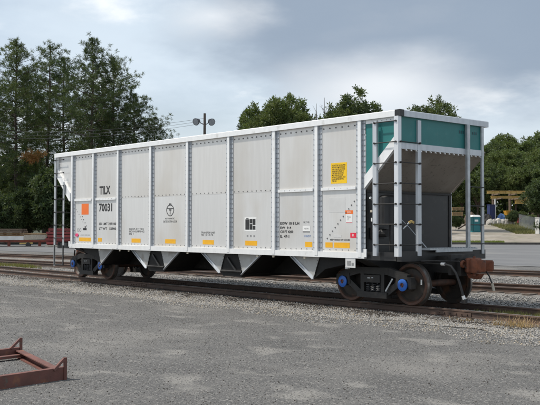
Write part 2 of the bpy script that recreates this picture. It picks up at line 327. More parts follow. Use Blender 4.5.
# low dark kerb beyond the road
mb = MB(); prev = None
for i in range(33):
    s = 1 + i * 1.3; p = CAM + DV * 85.0 + SV * s; z = ground_h(s, 85.0); cur = Vector((p.x, p.y, z + 0.05))
    if prev is not None: mb.bar(prev, cur, 0.25, 0.34)
    prev = cur
tag(mb.build('road_kerb', 'kerb'), kind='structure')

def ballast_bed(name, p0, p1, w, top, z0):
    p0 = Vector(p0); p1 = Vector(p1); d = (p1 - p0).normalized(); n = Vector((-d.y, d.x, 0)); rows = 240; V = []; F = []
    prof = [(-w - 0.75, z0), (-w - 0.35, z0 + 0.35 * (top - z0)), (-w, top), (-w / 3, top), (w / 3, top), (w, top), (w + 0.35, z0 + 0.35 * (top - z0)), (w + 0.75, z0)]
    k = len(prof); r = random.Random(3)
    for i in range(rows + 1):
        c = p0.lerp(p1, i / rows)
        for j, (o, z) in enumerate(prof):
            q = c + n * (o + (r.uniform(-.14, .14) if j in (0, k - 1) else r.uniform(-.04, .04))); V.append((q.x, q.y, z + (r.uniform(-0.015, 0.012) if 0 < j < k - 1 else -0.02)))
    F = [(i * k + j, i * k + j + 1, (i + 1) * k + j + 1, (i + 1) * k + j) for i in range(rows) for j in range(k - 1)]
    o = obj(name, npmesh(name, np.array(V), np.array(F), ['ballast'])); tag(o, kind='structure'); return o

TRACKS = [((-80, 1.6), (26, 1.6)), ((-85, 0.03), (26, 11.29)), ((-100, -1.5), (28, 22.8))]
ballast_bed('ballast_bed', (-80, 1.6, 0), (26, 1.6, 0), 1.45, -0.165, -0.21)
ballast_bed('ballast_bed', (-85, 0.03, 0), (26, 11.29, 0), 1.5, -0.160, -0.21)
ballast_bed('ballast_bed', (-100, -1.5, 0), (28, 22.8, 0), 1.5, -0.155, -0.21)

# gravel: stones small enough that nobody could count them
OCT = np.array([[1, 0, 0], [-1, 0, 0], [0, 1, 0], [0, -1, 0], [0, 0, 1], [0, 0, -1]], float)
OCF = np.array([[0, 2, 4], [2, 1, 4], [1, 3, 4], [3, 0, 4], [2, 0, 5], [1, 2, 5], [3, 1, 5], [0, 3, 5]])
def stones(name, pts, size, mats, label, cat):
    n = len(pts); sz = rng.uniform(size[0], size[1], (n, 1, 1)) ; j = rng.uniform(0.55, 1.35, (n, 6, 1)); V = OCT[None] * j * sz
    V[..., 2] *= 0.75; a = rng.uniform(0, 6.28, n); c, s_ = np.cos(a)[:, None], np.sin(a)[:, None]
    t = rng.uniform(-0.7, 0.7, n)[:, None]; ct, st = np.cos(t), np.sin(t)
    x, y, z = V[..., 0], V[..., 1], V[..., 2]; y, z = y * ct - z * st, y * st + z * ct; x, y = x * c - y * s_, x * s_ + y * c
    V = np.stack([x, y, z], -1) + pts[:, None, :]
    F = (OCF[None] + (np.arange(n) * 6)[:, None, None]).reshape(-1, 3)
    mi = np.repeat(rng.integers(0, len(mats), n), 8)
    o = obj(name, npmesh(name, V.reshape(-1, 3), F, mats, mi)); return tag(o, label, cat, kind='stuff')
def pts_xy(n, x0, x1, yf0, yf1, z):
    x = rng.uniform(x0, x1, n); u = rng.uniform(0, 1, n); a, b = yf0(x), yf1(x); y = a + (b - a) * u
    return np.stack([x, y, np.full(n, 0.0) + (z(x, y) if callable(z) else z)], -1)
wob = lambda x: 0.22 * np.sin(x * 1.3) + 0.15 * np.sin(x * 3.1 + 1)
pa = np.concatenate([pts_xy(34000, -24, 5.5, lambda x: 0 * x - 0.9 + wob(x) + np.interp(x, [-18, -8, 0], [-0.15, -0.3, 0.35]), lambda x: 0 * x + 0.14 + 0.6 * wob(x * 2), lambda x, y: np.interp(y, [-0.6, -0.2, 0.15], [-0.206, -0.190, -0.162])),
                     pts_xy(12000, -26, 5.5, lambda x: 0 * x - 1.6 + wob(x), lambda x: 0 * x - 0.5, -0.207)])
pd = pts_xy(20000, -26, 5.5, lambda x: 0 * x - 0.08 + 0.8 * wob(x * 2), lambda x: 0 * x + 0.80, lambda x, y: np.interp(y, [-0.6, -0.2, 0.15], [-0.204, -0.186, -0.154]))
stones('grimy_ballast', pd, (0.008, 0.026), ['grime', 'grime', 'stone_d'], 'dark grimy ballast along the foot of the near rail', 'ballast')
stones('shoulder_gravel', pa, (0.009, 0.027), ['stone_a', 'stone_b', 'stone_a', 'pebble', 'stone_d'], 'pale tan gravel shoulder along the near rail', 'gravel')
T2 = lambda x: 1.6 + 7.055 + (x + 0) * 0.1014
pb = np.concatenate([pts_xy(10000, -26, 6.5, lambda x: 0 * x + 1.0, lambda x: 0 * x + 2.25, -0.155), pts_xy(30000, -34, 6.5, lambda x: 0 * x + 2.45, lambda x: T2(x) + 2.2, lambda x, y: np.where(abs(y - T2(x)) < 1.6, -0.185, -0.168)), pts_xy(16000, -30, 6, lambda x: T2(x) + 1.6, lambda x: 17.48 + 0.19 * x, -0.19)])
stones('track_ballast', pb, (0.018, 0.042), ['stone_a', 'stone_a', 'stone_d', 'pebble'], 'grey ballast between the rails and the tracks behind the hopper car', 'ballast')
pc = pts_xy(52000, -14, 9.0, lambda x: np.interp(x, [-14, 9], [-6.0, -13.0]), lambda x: 0 * x - 1.0, -0.208)
stones('yard_pebbles', pc, (0.003, 0.012), ['pebble', 'stone_d', 'stone_d', 'grime', 'stone_a'], 'small loose pebbles strewn over the grey yard', 'pebbles')

# ------------------------------------------------------------------ railway tracks
def rail_mesh(length, step=3.0):
    prof = [(-0.07, -0.165), (0.07, -0.165), (0.07, -0.155), (0.012, -0.135), (0.010, -0.045), (0.036, -0.035), (0.036, -0.006), (0.026, 0.0), (-0.026, 0.0), (-0.036, -0.006), (-0.036, -0.035), (-0.010, -0.045), (-0.012, -0.135), (-0.07, -0.155)]
    k = len(prof); V = []; F = []; M = []
    for x in (0, length): V += [(x, y, z) for y, z in prof]
    for i in range(k): F.append((i, (i + 1) % k, k + (i + 1) % k, k + i)); M.append(1 if i == 7 else 0)
    b = MB(); b.v = V; b.f = F + [tuple(range(k)), tuple(range(k, 2 * k))]; b.m = M + [0, 0]
    return b.mesh('rail', ['rail', 'rail_head'])
tie_me = MB().box(-0.115, 0.115, -1.3, 1.3, -0.32, -0.152).mesh('tie', 'tie')
plate_me = MB().box(-0.10, 0.10, -0.18, 0.18, -0.152, -0.140).mesh('tie_plate', 'rail')
def track(p0, p1, label, x_from, x_to, sp, up=0.0):
    p0 = Vector((*p0, 0)); p1 = Vector((*p1, 0)); d = p1 - p0; ln = d.length; ang = math.atan2(d.y, d.x)
    t = thing('railway_track', label, 'track', p0); t.rotation_euler.z = ang
    for sg in (-1, 1):
        o = bpy.data.objects.new('rail', rail_mesh(ln)); COL.objects.link(o); o.parent = t; o.location = (0, sg * 0.7525, 0)
    u = (x_from - p0.x); k = 0
    while u < x_to - p0.x:
        o = bpy.data.objects.new('tie', tie_me); COL.objects.link(o); o.parent = t; o.location = (u + random.uniform(-.03, .03), random.uniform(-.05, .05), up + random.uniform(-.012, .008)); o.rotation_euler.z = random.uniform(-.02, .02)
        u += sp; k += 1
    return t
t1 = track(*TRACKS[0], 'nearest rusty track with the silver hopper car standing on it', -46, 12, 0.52)
for x, sg in ((0.75, -1), (-11.2, -1), (-11.2, 1), (0.75, 1)):                # bolted joint bars
    b = MB().box(-0.45, 0.45, -0.030, -0.011, -0.130, -0.045)
    for q in (-0.36, -0.22, -0.08, 0.08, 0.22, 0.36): b.cyl((q, -0.030, -0.088), (q, -0.055, -0.088), 0.016, n=6)
    o = b.build('joint_bar', 'rail'); o.parent = t1; o.location = (x + 80, sg * 0.7525, 0)
for i in range(24):
    o = bpy.data.objects.new('tie_plate', plate_me); COL.objects.link(o); o.parent = t1; o.location = (80 - 4 + 0.52 * i * 1.0, -0.7525, 0)
track(*TRACKS[1], 'second track, passing just behind the hopper car', -60, 14, 0.52, 0.022)
track(*TRACKS[2], 'farthest track, running along the edge of the asphalt road', -80, 14, 0.56)

# ------------------------------------------------------------------ the hopper car
CL = 15.07; XC = -CL / 2; W = 3.2
car = thing('hopper_car', 'long silver aluminium hopper rail car with teal ends, standing on the nearest track', 'rail car', (XC, W / 2, 0))
def part(mb, name, m, parent=None, smooth=False, label=None):
    o = mb.build(name, m, parent or car, smooth)
    if label: o['label'] = label
    return o
def mx(x): return 2 * XC - x
ZT, ZB, ZM, PY = 4.045, 1.145, 2.575, 0.075      # panel top, bottom, seam, panel plane
posts = [-1.14, -2.49, -3.965, -5.73, XC, mx(-5.73), mx(-3.965), mx(-2.49), mx(-1.14)]
# hat-section posts
def post_mesh(y0, sg):
    b = MB(); z0, z1 = 1.055, ZT
    o = []
    # outline in xy (outward = -sg*y), thickness built as a solid hat
    pts = [(-0.135, PY - 0.004), (-0.135, PY - 0.016), (-0.055, PY - 0.016), (-0.048, 0.004), (0.048, 0.004), (0.055, PY - 0.016), (0.135, PY - 0.016), (0.135, PY - 0.004)]
    b.prism([(x, (y if sg > 0 else W - y)) for x, y in pts], 2, z0, z1); b.m = [1] * len(b.m); b.m[2 + 3] = 0; return b.mesh('side_post', ['alu_trim', 'alu_shaded'])  # front face white, sides and flanges greyer: their shade is painted in
def rivets(mb, pts, r=0.011, h=0.008, ny=-1, n=5):
    for x, y, z in pts:
        vs = []; 
        for k in range(n):
            a = 2 * math.pi * k / n; vs.append((x + r * math.cos(a), y, z + r * math.sin(a)))
        for k in range(n):
            a = 2 * math.pi * k / n; vs.append((x + 0.6 * r * math.cos(a), y + ny * h, z + 0.6 * r * math.sin(a)))
        mb.add(vs, [(k, (k + 1) % n, n + (k + 1) % n, n + k) for k in range(n)] + [tuple(range(n, 2 * n))])
    return mb
pm_n = post_mesh(0, 1); pm_f = post_mesh(0, -1)
rb = MB()
for k in range(25):
    z = 1.12 + k * 0.119
    for sx in (-1, 1): rb.box(sx * 0.095 - 0.034, sx * 0.095 + 0.034, PY - 0.026, PY - 0.0155, z - 0.010, z + 0.010)
rv_me = rb.mesh('rivets', 'bolt_light')
clip = MB()
for k in range(25):
    z = 1.12 + k * 0.119; clip.box(0.060, 0.130, PY - 0.020, PY - 0.015, z - 0.006, z + 0.006)
for i, x in enumerate(posts):
    o = bpy.data.objects.new('side_post', pm_n); COL.objects.link(o); o.parent = car; o.location = (x - XC, -W / 2, 0)
    q = bpy.data.objects.new('rivets', rv_me); COL.objects.link(q); q.parent = o; q['kind'] = 'stuff'
    # far side post: outline already placed on the far plane
    o2 = bpy.data.objects.new('side_post', pm_f); COL.objects.link(o2); o2.parent = car; o2.location = (x - XC, -W / 2, 0)
# side panels: an upper and a lower sheet in every bay, with rows of rivets
for i in range(8):
    xa, xb = posts[i + 1], posts[i]; ends = i in (0, 1, 6, 7)
    lo = MB().box(xa + 0.002, xb - 0.002, PY, PY + 0.010, ZB, ZM - 0.002); l = part(lo, 'lower_side_panel', 'alu')
    up = MB().box(xa + 0.002, xb - 0.002, PY - 0.003, PY + 0.010, ZM, ZT); u = part(up, 'upper_side_panel', 'alu_upper')
    n = max(6, int((xb - xa - 0.36) / 0.155)); xs = [xa + 0.19 + (xb - xa - 0.38) * k / (n - 1) for k in range(n)]
    r1 = rivets(MB(), [(x, PY - 0.003, ZT - 0.085) for x in xs], 0.022, 0.016)
    if not ends: rivets(r1, [(x, PY - 0.003, ZM + 0.035) for x in xs], 0.016, 0.012)
    part(r1, 'rivets', 'bolt', u)['kind'] = 'stuff'
    r2 = rivets(MB(), [(x, PY, ZB + 0.05) for x in xs], 0.014, 0.010)
    if i == 0: rivets(r2, [(-2.19 + 0.84 * k / 10, PY, 1.45 + 0.83 * k / 10) for k in range(11)], 0.020, 0.014)
    if i == 7: rivets(r2, [(mx(-2.19) - 0.84 * k / 10, PY, 1.45 + 0.83 * k / 10) for k in range(5, 11)], 0.014, 0.010)
    part(r2, 'rivets', 'bolt', l)['kind'] = 'stuff'
    if ends:
        m_ = MB().box(xa + 0.137, xb - 0.137, PY - 0.045, PY - 0.004, ZM - 0.035, ZM + 0.030); mr = part(m_, 'mid_rail', 'alu_trim')
        part(rivets(MB(), [(x, PY - 0.045, ZM) for x in xs[1:-1:1]], 0.009, 0.006), 'rivets', 'bolt', mr)['kind'] = 'stuff'
part(MB().box(mx(-1.0), -1.0, W - PY - 0.01, W - PY, ZB, ZT), 'far_side_sheet', 'alu')
# top chords and side sills
for y0, y1, nm in ((-0.012, 0.125, 'top_chord'), (W - 0.125, W + 0.012, 'top_chord')):
    c = MB(); s0, s1 = (y0, y1) if y0 < 1 else (y1, y0); sg = 1 if y0 < 1 else -1
    c.prism([(s0, ZT), (s0, 4.165), (s0 + sg * 0.015, 4.18), (s1, 4.18), (s1, 4.12), (s0 + sg * 0.085, 4.12), (s0 + sg * 0.085, ZT)], 0, -CL - 0.02, -0.11); part(c, nm, 'alu_trim')
for y0, sg in ((0.012, 1), (W - 0.012, -1)):
    c = MB(); c.prism([(y0, 1.02), (y0, 1.150), (y0 + sg * 0.06, 1.150), (y0 + sg * 0.06, 1.140), (y0 + sg * 0.10, 1.140), (y0 + sg * 0.10, 1.02)], 0, -14.08, -1.0); part(c, 'side_sill', 'alu_trim')
for x in (-0.985, -14.085): part(MB().box(x - 0.03, x + 0.05, 0.005, 0.011 + 0.02, 1.055, 1.23), 'sill_end_plate', 'alu_trim')
for x in (-0.0, -CL + 0.0):
    sx = 1 if x > -1 else -1
    c = MB(); c.prism([(x - sx * 0.11, ZT), (x + sx * 0.03, ZT), (x + sx * 0.03, 4.165), (x + sx * 0.015, 4.18), (x - sx * 0.11, 4.18)], 1, 0.13 if sx > 0 else 0.13, W - 0.02); part(c, 'end_chord', 'alu_shaded')
    part(MB().box(x - sx * 0.105, x + sx * 0.034, -0.014, 0.128, ZT + 0.002, 4.184), 'chord_corner', 'black_paint' if sx > 0 else 'alu_trim')
# side end triangles (teal), slope channels, slope sheets, bulkheads
for sgn in (1, -1):
    f = (lambda x: x) if sgn > 0 else mx
    zl = lambda x: 2.80 + (x + 1.0) * 0.95          # top edge of the slope channel
    for ys, tag_y in ((PY, 1), (W - PY - 0.006, 0)):
        t = MB().prism([(f(-1.0), zl(-1.0)), (f(-0.115), zl(-0.115)), (f(-0.115), ZT - 0.001), (f(-1.0), ZT - 0.001)], 1, ys, ys + 0.006); part(t, 'corner_panel', 'teal' if sgn > 0 else 'alu', label='teal corner panel' if sgn > 0 else None)
    if sgn > 0:
        fl = MB().box(-0.995, -0.13, PY - 0.012, PY - 0.002, ZT - 0.085, ZT - 0.002); part(fl, 'panel_flange', 'alu_trim')
        rivets(q := MB(), [(-0.78 + k * 0.125, PY - 0.012, ZT - 0.045) for k in range(6)], 0.012, 0.008); part(q, 'rivets', 'bolt')['kind'] = 'stuff'
    for y0, y1 in ((PY - 0.055, PY - 0.001), (W - PY + 0.001, W - PY + 0.055)):
        ch = MB().prism([(f(-1.0), 2.56), (f(-0.10), 2.56 + 0.9 * 0.95), (f(-0.10), 2.82 + 0.9 * 0.95), (f(-1.0), 2.82)], 1, y0, y1); part(ch, 'slope_channel', 'alu_trim' if y0 < 1 else 'alu_deep_shade')  # far channel coloured dimmer than the near one to paint its shade
        part(MB().prism([(f(-0.99), 2.545), (f(-0.09), 2.545 + 0.9 * 0.95), (f(-0.09), 2.558 + 0.9 * 0.95), (f(-0.99), 2.558)], 1, y0 - (0.02 if y0 < 1 else 0), y1 + (0.02 if y0 > 1 else 0)), 'slope_channel_lip', 'alu_trim' if y0 < 1 else 'alu_slope_shade')  # far lip darkened as well, shade of its downward face in the colour
    sh = MB().prism([(f(-0.02), 3.44), (f(-0.02), 3.47), (f(-1.9), 1.75), (f(-1.9), 1.72), (f(-1.03), 2.515)], 1, PY + 0.012, W - PY - 0.012); sl_ = part(sh, 'slope_sheet', 'alu_slope_shade')
    bk = MB().box(min(f(-1.02), f(-1.06)), max(f(-1.02), f(-1.06)), 0.10, W - 0.10, 1.00, 2.47); bo = part(bk, 'end_bulkhead', 'black_paint')
    part(MB().box(min(f(-0.98), f(-1.05)), max(f(-0.98), f(-1.05)), 0.09, W - 0.09, 2.472, 2.512), 'bulkhead_top_angle', 'black_iron')
    for ya_ in (0.10, W - 0.16): part(MB().box(min(f(-1.001), f(-1.019)), max(f(-1.001), f(-1.019)), ya_, ya_ + 0.06, 1.2, 2.47), 'bulkhead_edge_angle', 'black_iron')
    # upper end wall and its lower band
    part(MB().box(min(f(-0.045), f(-0.035)), max(f(-0.045), f(-0.035)), 0.02, W - 0.17, 3.48, ZT), 'end_panel', 'teal' if sgn > 0 else 'alu', label='teal end panel' if sgn > 0 else None)
    bd = part(MB().box(min(f(-0.05), f(0.0)), max(f(-0.05), f(0.0)), 0.075, W - 0.165, 3.36, 3.49), 'end_band', 'alu_shaded')
    if sgn > 0:
        rb2 = MB()
        for k in range(17): rb2.prism([(0.22 + k * 0.165, 3.358), (0.27 + k * 0.165, 3.358), (0.285 + k * 0.165, 3.325), (0.265 + k * 0.165, 3.325)], 0, -0.045, -0.012)
        part(rb2, 'band_clips', 'alu_trim', bd)['kind'] = 'stuff'
        vb = MB()
        for k in range(3): vb.box(-0.034, -0.030, 2.12 + k * 0.07, 2.155 + k * 0.07, 3.83, 3.90)
        for k in range(3): vb.box(-0.034, -0.030, 2.62 + k * 0.07, 2.655 + k * 0.07, 3.84, 3.90)
        part(vb, 'end_lettering', 'toilet_dark')['kind'] = 'stuff'
# ladders
def ladder(face, a0, a1, z0, z1, rung_z, m='alu_trim', names=True):
    pass
zr = [3.945, 3.505, 3.07, 2.63, 2.195, 1.765, 1.33]
for sgn in (1, -1):
    f = (lambda x: x) if sgn > 0 else mx
    q = lambda a, b: (min(f(a), f(b)), max(f(a), f(b)))
    cp = MB().box(*q(-0.115, 0.0), -0.03, -0.022, 1.09 if sgn > 0 else 0.40, ZT).box(*q(-0.010, 0.0), -0.0219, 0.075, 1.09, ZT); part(cp, 'corner_post', 'alu_post' if sgn > 0 else 'galv')
    sr = MB().box(*q(-0.715, -0.605), -0.03, -0.022, 1.09, 3.98 if sgn > 0 else 3.2).box(*q(-0.617, -0.605), -0.0219, 0.03, 1.09, 3.98 if sgn > 0 else 3.2); part(sr, 'ladder_rail', 'alu_shaded' if sgn > 0 else 'galv')  # near-end rail takes the grey with shade painted in
    er = MB().box(*q(0.0, 0.008), 0.61, 0.725, 1.09, 4.0).box(*q(-0.06, -0.0001), 0.61, 0.622, 1.09, 4.0); part(er, 'ladder_rail', 'alu_shaded')
    part(MB().box(*q(0.0, 0.06), 2.31, 2.41, 1.24, 4.04), 'end_handrail', 'galv')
    part(MB().box(*q(-0.03, 0.008), 2.93, 3.02, 1.1, 4.04), 'corner_post', 'galv')
    for z in zr:
        part(MB().cyl((f(-0.66), -0.045, z), (f(-0.06), -0.045, z), 0.011, n=6).cyl((f(-0.66), -0.055, z), (f(-0.66), -0.02, z), 0.022, n=6).cyl((f(-0.06), -0.055, z), (f(-0.06), -0.02, z), 0.022, n=6), 'rung', 'black_iron')
        if z < 3.9: part(MB().cyl((f(0.03), 0.03, z), (f(0.03), 0.67, z), 0.011, n=6).cyl((f(0.045), 0.66, z), (f(0.0), 0.66, z), 0.022, n=6).cyl((f(0.045), 0.03, z), (f(0.0), 0.03, z), 0.020, n=6), 'rung', 'black_iron')
        if z < 3.0: part(MB().cyl((f(0.03), 2.36, z), (f(0.03), 2.98, z), 0.012, n=6), 'rung', 'black_iron')
    # stirrup steps
    st = MB().bar((f(-0.66), -0.03, 1.09), (f(-0.66), -0.03, 0.45), 0.02, 0.06, (1, 0, 0)).bar((f(-0.06), -0.03, 1.09), (f(-0.06), -0.03, 0.45), 0.02, 0.06, (1, 0, 0)).box(*q(-0.69, -0.03), -0.055, -0.005, 0.43, 0.455)
    if sgn < 0: part(st, 'stirrup_step', 'black_paint')
    # end sill, side angle, platform
    part(MB().box(*q(-0.16, -0.02), 0.10, W - 0.10, 0.98, 1.19), 'end_sill', 'black_paint')
    part(MB().box(*q(-1.0, -0.17), 0.09, 0.18, 0.99, 1.17), 'end_side_sill', 'black_paint')
    part(MB().box(*q(-1.0, -0.17), W - 0.18, W - 0.09, 0.99, 1.17), 'end_side_sill', 'black_paint')
    pl = part(MB().box(*q(-0.28, 0.10), 0.90, 2.62, 1.215, 1.245).box(*q(0.085, 0.11), 1.10, 2.42, 1.165, 1.214), 'crossover_platform', 'galv')
    gb = MB()
    for k in range(17): gb.box(*q(-0.27, 0.09), 0.95 + k * 0.1, 0.98 + k * 0.1, 1.246, 1.256)
    part(gb, 'grating_bars', 'galv', pl)['kind'] = 'stuff'
    # draft sill, bolster web, buffer beam
    part(MB().box(*q(-2.4, 0.42), 1.28, 1.92, 0.72, 1.08).box(*q(0.36, 0.44), 1.18, 2.02, 0.68, 1.12), 'draft_sill', 'black_iron')
    part(MB().prism([(0.18, 0.98), (0.18, 1.15), (3.02, 1.15), (3.02, 0.98), (2.2, 0.66), (1.0, 0.66)], 0, f(-1.40), f(-1.05)), 'body_bolster', 'black_paint')
    # coupler
    cx = lambda x: f(x)
    cu = part(MB().box(*q(0.40, 0.66), 1.50, 1.70, 0.79, 0.99), 'coupler', 'coupler_rust')
    core = MB()
    def slab(pts, z0, z1, ins):
        n_ = len(pts); cx_ = sum(p[0] for p in pts) / n_; cy_ = sum(p[1] for p in pts) / n_; V = []
        for z, k in ((z0, ins), (z0 + 0.04, 1), (z1 - 0.04, 1), (z1, ins)): V += [(f(cx_ + (x - cx_) * k), cy_ + (y - cy_) * k, z) for x, y in pts]
        core.add(V, [(j * n_ + i, j * n_ + (i + 1) % n_, (j + 1) * n_ + (i + 1) % n_, (j + 1) * n_ + i) for j in range(3) for i in range(n_)] + [tuple(range(n_))[::-1], tuple(range(3 * n_, 4 * n_))])
    slab([(0.58, 1.47), (0.60, 1.75), (0.70, 1.82), (0.80, 1.78), (0.82, 1.62), (0.80, 1.42), (0.70, 1.37)], 0.72, 1.05, 0.8)
    slab([(0.72, 1.74), (0.70, 1.83), (0.88, 1.93), (0.99, 1.95), (1.00, 1.89), (0.88, 1.82)], 0.76, 1.00, 0.85)
    part(core, 'coupler_head', 'coupler_rust', cu, smooth=False)
    kb = MB().lathe([(0.0, -0.16), (0.085, -0.15), (0.10, -0.11), (0.10, 0.11), (0.085, 0.15), (0.0, 0.16)], (f(0.86), 1.42, 0.89), 2, 16).lathe([(0.0, -0.13), (0.06, -0.12), (0.075, -0.09), (0.075, 0.09), (0.06, 0.12), (0.0, 0.13)], (f(0.99), 1.53, 0.89), 2, 14).bar((f(0.86), 1.42, 0.89), (f(0.99), 1.53, 0.89), 0.13, 0.24)
    part(kb, 'knuckle', 'coupler_rust', cu, smooth=True)
    part(MB().cyl((f(0.86), 1.42, 0.68), (f(0.86), 1.42, 1.09), 0.03, n=8), 'knuckle_pin', 'coupler_rust', cu)
    part(MB().lathe([(0.045, -0.03), (0.075, -0.03), (0.085, 0.0), (0.075, 0.03), (0.045, 0.03), (0.045, -0.03)], (f(0.62), 1.36, 0.92), 0, 14), 'lift_ring', 'coupler_rust', cu, smooth=True)
    part(MB().prism([(f(0.60), 0.71), (f(0.92), 0.71), (f(0.84), 0.60), (f(0.66), 0.62)], 1, 1.50, 1.70), 'lock_lift', 'coupler_rust', cu)
    part(MB().box(*q(0.44, 0.56), 1.36, 1.84, 0.66, 1.04), 'striker_casting', 'black_iron', cu)
    ch_ = part(MB().tube([(f(0.80), 1.84, 0.84), (f(0.90), 1.90, 0.66), (f(0.96), 1.92, 0.50)], 0.016, 6), 'hanging_cable', 'rubber')
    part(MB().cyl((f(0.96), 1.92, 0.50), (f(1.00), 1.93, 0.34), 0.030, n=8), 'cable_plug', 'lumber_pale', ch_)
    part(MB().tube([(f(0.30), 0.35, 1.00), (f(0.34), 0.95, 0.99), (f(0.55), 1.30, 0.98), (f(0.78), 1.45, 0.72)], 0.013, 5), 'uncoupling_lever', 'black_iron')
    # air hose
    hp = [(f(0.30), 1.02, 0.92), (f(0.40), 1.02, 0.92), (f(0.52), 1.06, 0.88), (f(0.62), 1.10, 0.74), (f(0.68), 1.14, 0.55), (f(0.72), 1.18, 0.34), (f(0.74), 1.20, 0.22)]
    ho = part(MB().tube(hp, 0.026, 8), 'air_hose', 'rubber', smooth=True)
    part(MB().cyl(hp[0], hp[1], 0.035, n=8).cyl((f(0.735), 1.195, 0.26), (f(0.75), 1.21, 0.18), 0.036, n=8), 'hose_fitting', 'alu_trim', ho)
    part(MB().box(*q(0.70, 0.80), 1.18, 1.26, 0.10, 0.19), 'glad_hand', 'black_iron', ho)
    part(MB().tube([(f(-1.0), 0.70, 0.98), (f(-0.4), 0.80, 0.95), (f(0.30), 1.02, 0.92)], 0.018, 6), 'brake_pipe', 'black_iron')
    # placard plate under the side sill
    if sgn > 0:
        pp = part(MB().box(-1.57, -1.27, 0.02, 0.03, 0.81, 1.018), 'placard_plate', 'pale_film')
        part(MB().box(-1.52, -1.40, 0.016, 0.0195, 0.86, 0.96).box(-1.38, -1.32, 0.016, 0.0195, 0.86, 0.92), 'placard_print', 'ink_faint', pp)
        part(MB().box(-1.80, -1.72, 0.25, 0.33, 0.76, 0.83), 'sensor_tag', 'pale_film')
# brake gear at the near end, seen through the ladders
rs_ = part(MB().cyl((-0.62, 0.35, 1.75), (-0.62, 0.35, 2.35), 0.20, n=20).lathe([(0.20, 0.0), (0.15, 0.05), (0.0, 0.07)], (-0.62, 0.35, 2.35), 2, 20), 'air_reservoir', 'black_paint', smooth=True)
part(MB().box(-0.99, -0.85, 0.20, 0.5, 1.45, 1.70).cyl((-0.85, 0.35, 1.58), (-0.62, 0.35, 1.58), 0.09, n=12), 'brake_valve', 'black_iron')
part(MB().cyl((-0.55, 0.35, 1.2), (-0.55, 0.35, 1.75), 0.02, n=6).tube([(-0.9, 0.2, 1.2), (-0.9, 0.2, 1.9), (-0.75, 0.25, 2.1), (-0.62, 0.35, 2.1)], 0.015, 6), 'brake_pipe', 'black_iron')
part(MB().cyl((-0.90, 0.20, 2.30), (-0.90, 0.10, 2.35), 0.03, n=8), 'pipe_cap', 'galv'); part(MB().box(-0.92, -0.86, 0.12, 0.17, 2.03, 2.08), 'pipe_cap', 'lumber_pale'); part(MB().box(-0.90, -0.865, 0.12, 0.15, 1.83, 1.91), 'pipe_cap', 'white_film')
part(MB().tube([(0.02, 0.10, 1.67), (0.03, 0.20, 1.74), (0.03, 0.27, 1.80)], 0.012, 5), 'release_rod', 'galv')
part(MB().bar((0.03, 0.27, 1.80), (0.03, 0.36, 1.83), 0.02, 0.05).bar((0.03, 0.36, 1.83), (0.03, 0.44, 1.80), 0.02, 0.05), 'release_handle', 'yellow_paint')
part(MB().tube([(-0.9, 0.95, 2.0), (-0.6, 1.05, 1.7), (-0.2, 1.15, 1.26)], 0.012, 5), 'brake_chain', 'galv')

# center sill, underfloor, hopper chutes
part(MB().box(-13.0, -2.1, 1.22, 1.98, 0.50, 1.10), 'center_sill', 'black_shaded')
part(MB().box(-13.9, -1.15, 0.13, W - 0.13, 1.10, 1.14), 'underfloor', 'black_shaded')
for hc in (-2.28, -5.80, mx(-5.80), mx(-2.28)):
    for ya, yb, sg in ((0.18, 0.19, 1), (W - 0.19, W - 0.18, -1)):
        for s in (-1, 1):
            if (hc > -3 and s > 0) or (hc < -12 and s < 0): continue
            x = lambda u: hc + s * u
            pl = MB().prism([(x(1.22), 1.018), (x(0.27), 1.018), (x(0.46), 0.54), (x(0.50), 0.54)], 1, ya, yb); po = part(pl, 'chute_plate', 'alu_deep_shade')
            y0 = ya - 0.06 if sg > 0 else yb; y1 = ya - 0.001 if sg > 0 else yb + 0.06
            part(MB().prism([(x(1.235), 1.016), (x(1.13), 1.016), (x(0.46), 0.555), (x(0.46), 0.485)], 1, y0 + 0.045 if sg > 0 else y0, y1).prism([(x(1.235), 1.016), (x(1.215), 1.016), (x(0.46), 0.500), (x(0.46), 0.485)], 1, y0, y1 - 0.016), 'chute_flange', 'alu_shaded', po)
            if sg > 0: part(rivets(MB(), [(x(0.33 + 0.022 * k), ya, 0.93 - 0.08 * k) for k in range(5)], 0.013, 0.008), 'rivets', 'bolt', po)['kind'] = 'stuff'
    # chute slopes and the dark discharge doors between them
    end = 1 if hc > -3 else (-1 if hc < -12 else 0)
    for s in (-1, 1):
        if s == end: continue
        part(MB().prism([(hc + s * 1.20, 1.05), (hc + s * 0.47, 0.53), (hc + s * 0.44, 0.53), (hc + s * 1.14, 1.05)], 1, 0.192, W - 0.192), 'chute_slope', 'black_shaded')
    if end == 0:
        dr = part(MB().prism([(hc - 0.29, 1.09), (hc + 0.29, 1.09), (hc + 0.47, 0.50), (hc + 0.36, 0.42), (hc - 0.36, 0.42), (hc - 0.47, 0.50)], 1, 0.205, W - 0.205), 'discharge_door', 'black_shaded')
        part(MB().cyl((hc - 0.42, 0.175, 0.56), (hc + 0.42, 0.175, 0.56), 0.025, n=6).bar((hc - 0.15, 0.18, 0.9), (hc + 0.22, 0.18, 0.56), 0.04, 0.05), 'door_linkage', 'black_paint', dr)
    else:
        dr = part(MB().prism([(hc - end * 0.29, 1.09), (hc + end * 0.9, 1.09), (hc + end * 0.5, 0.86), (hc - end * 0.10, 0.74), (hc - end * 0.47, 0.50)], 1, 0.205, W - 0.205), 'discharge_door', 'black_shaded')
for x in (-2.9, -4.0, -4.6, -7.53, -10.5, -11.0, mx(-2.9)):
    part(MB().box(x - 0.03, x + 0.03, 0.03, 0.06, 0.97, 1.018), 'sill_lug', 'lumber_pale')

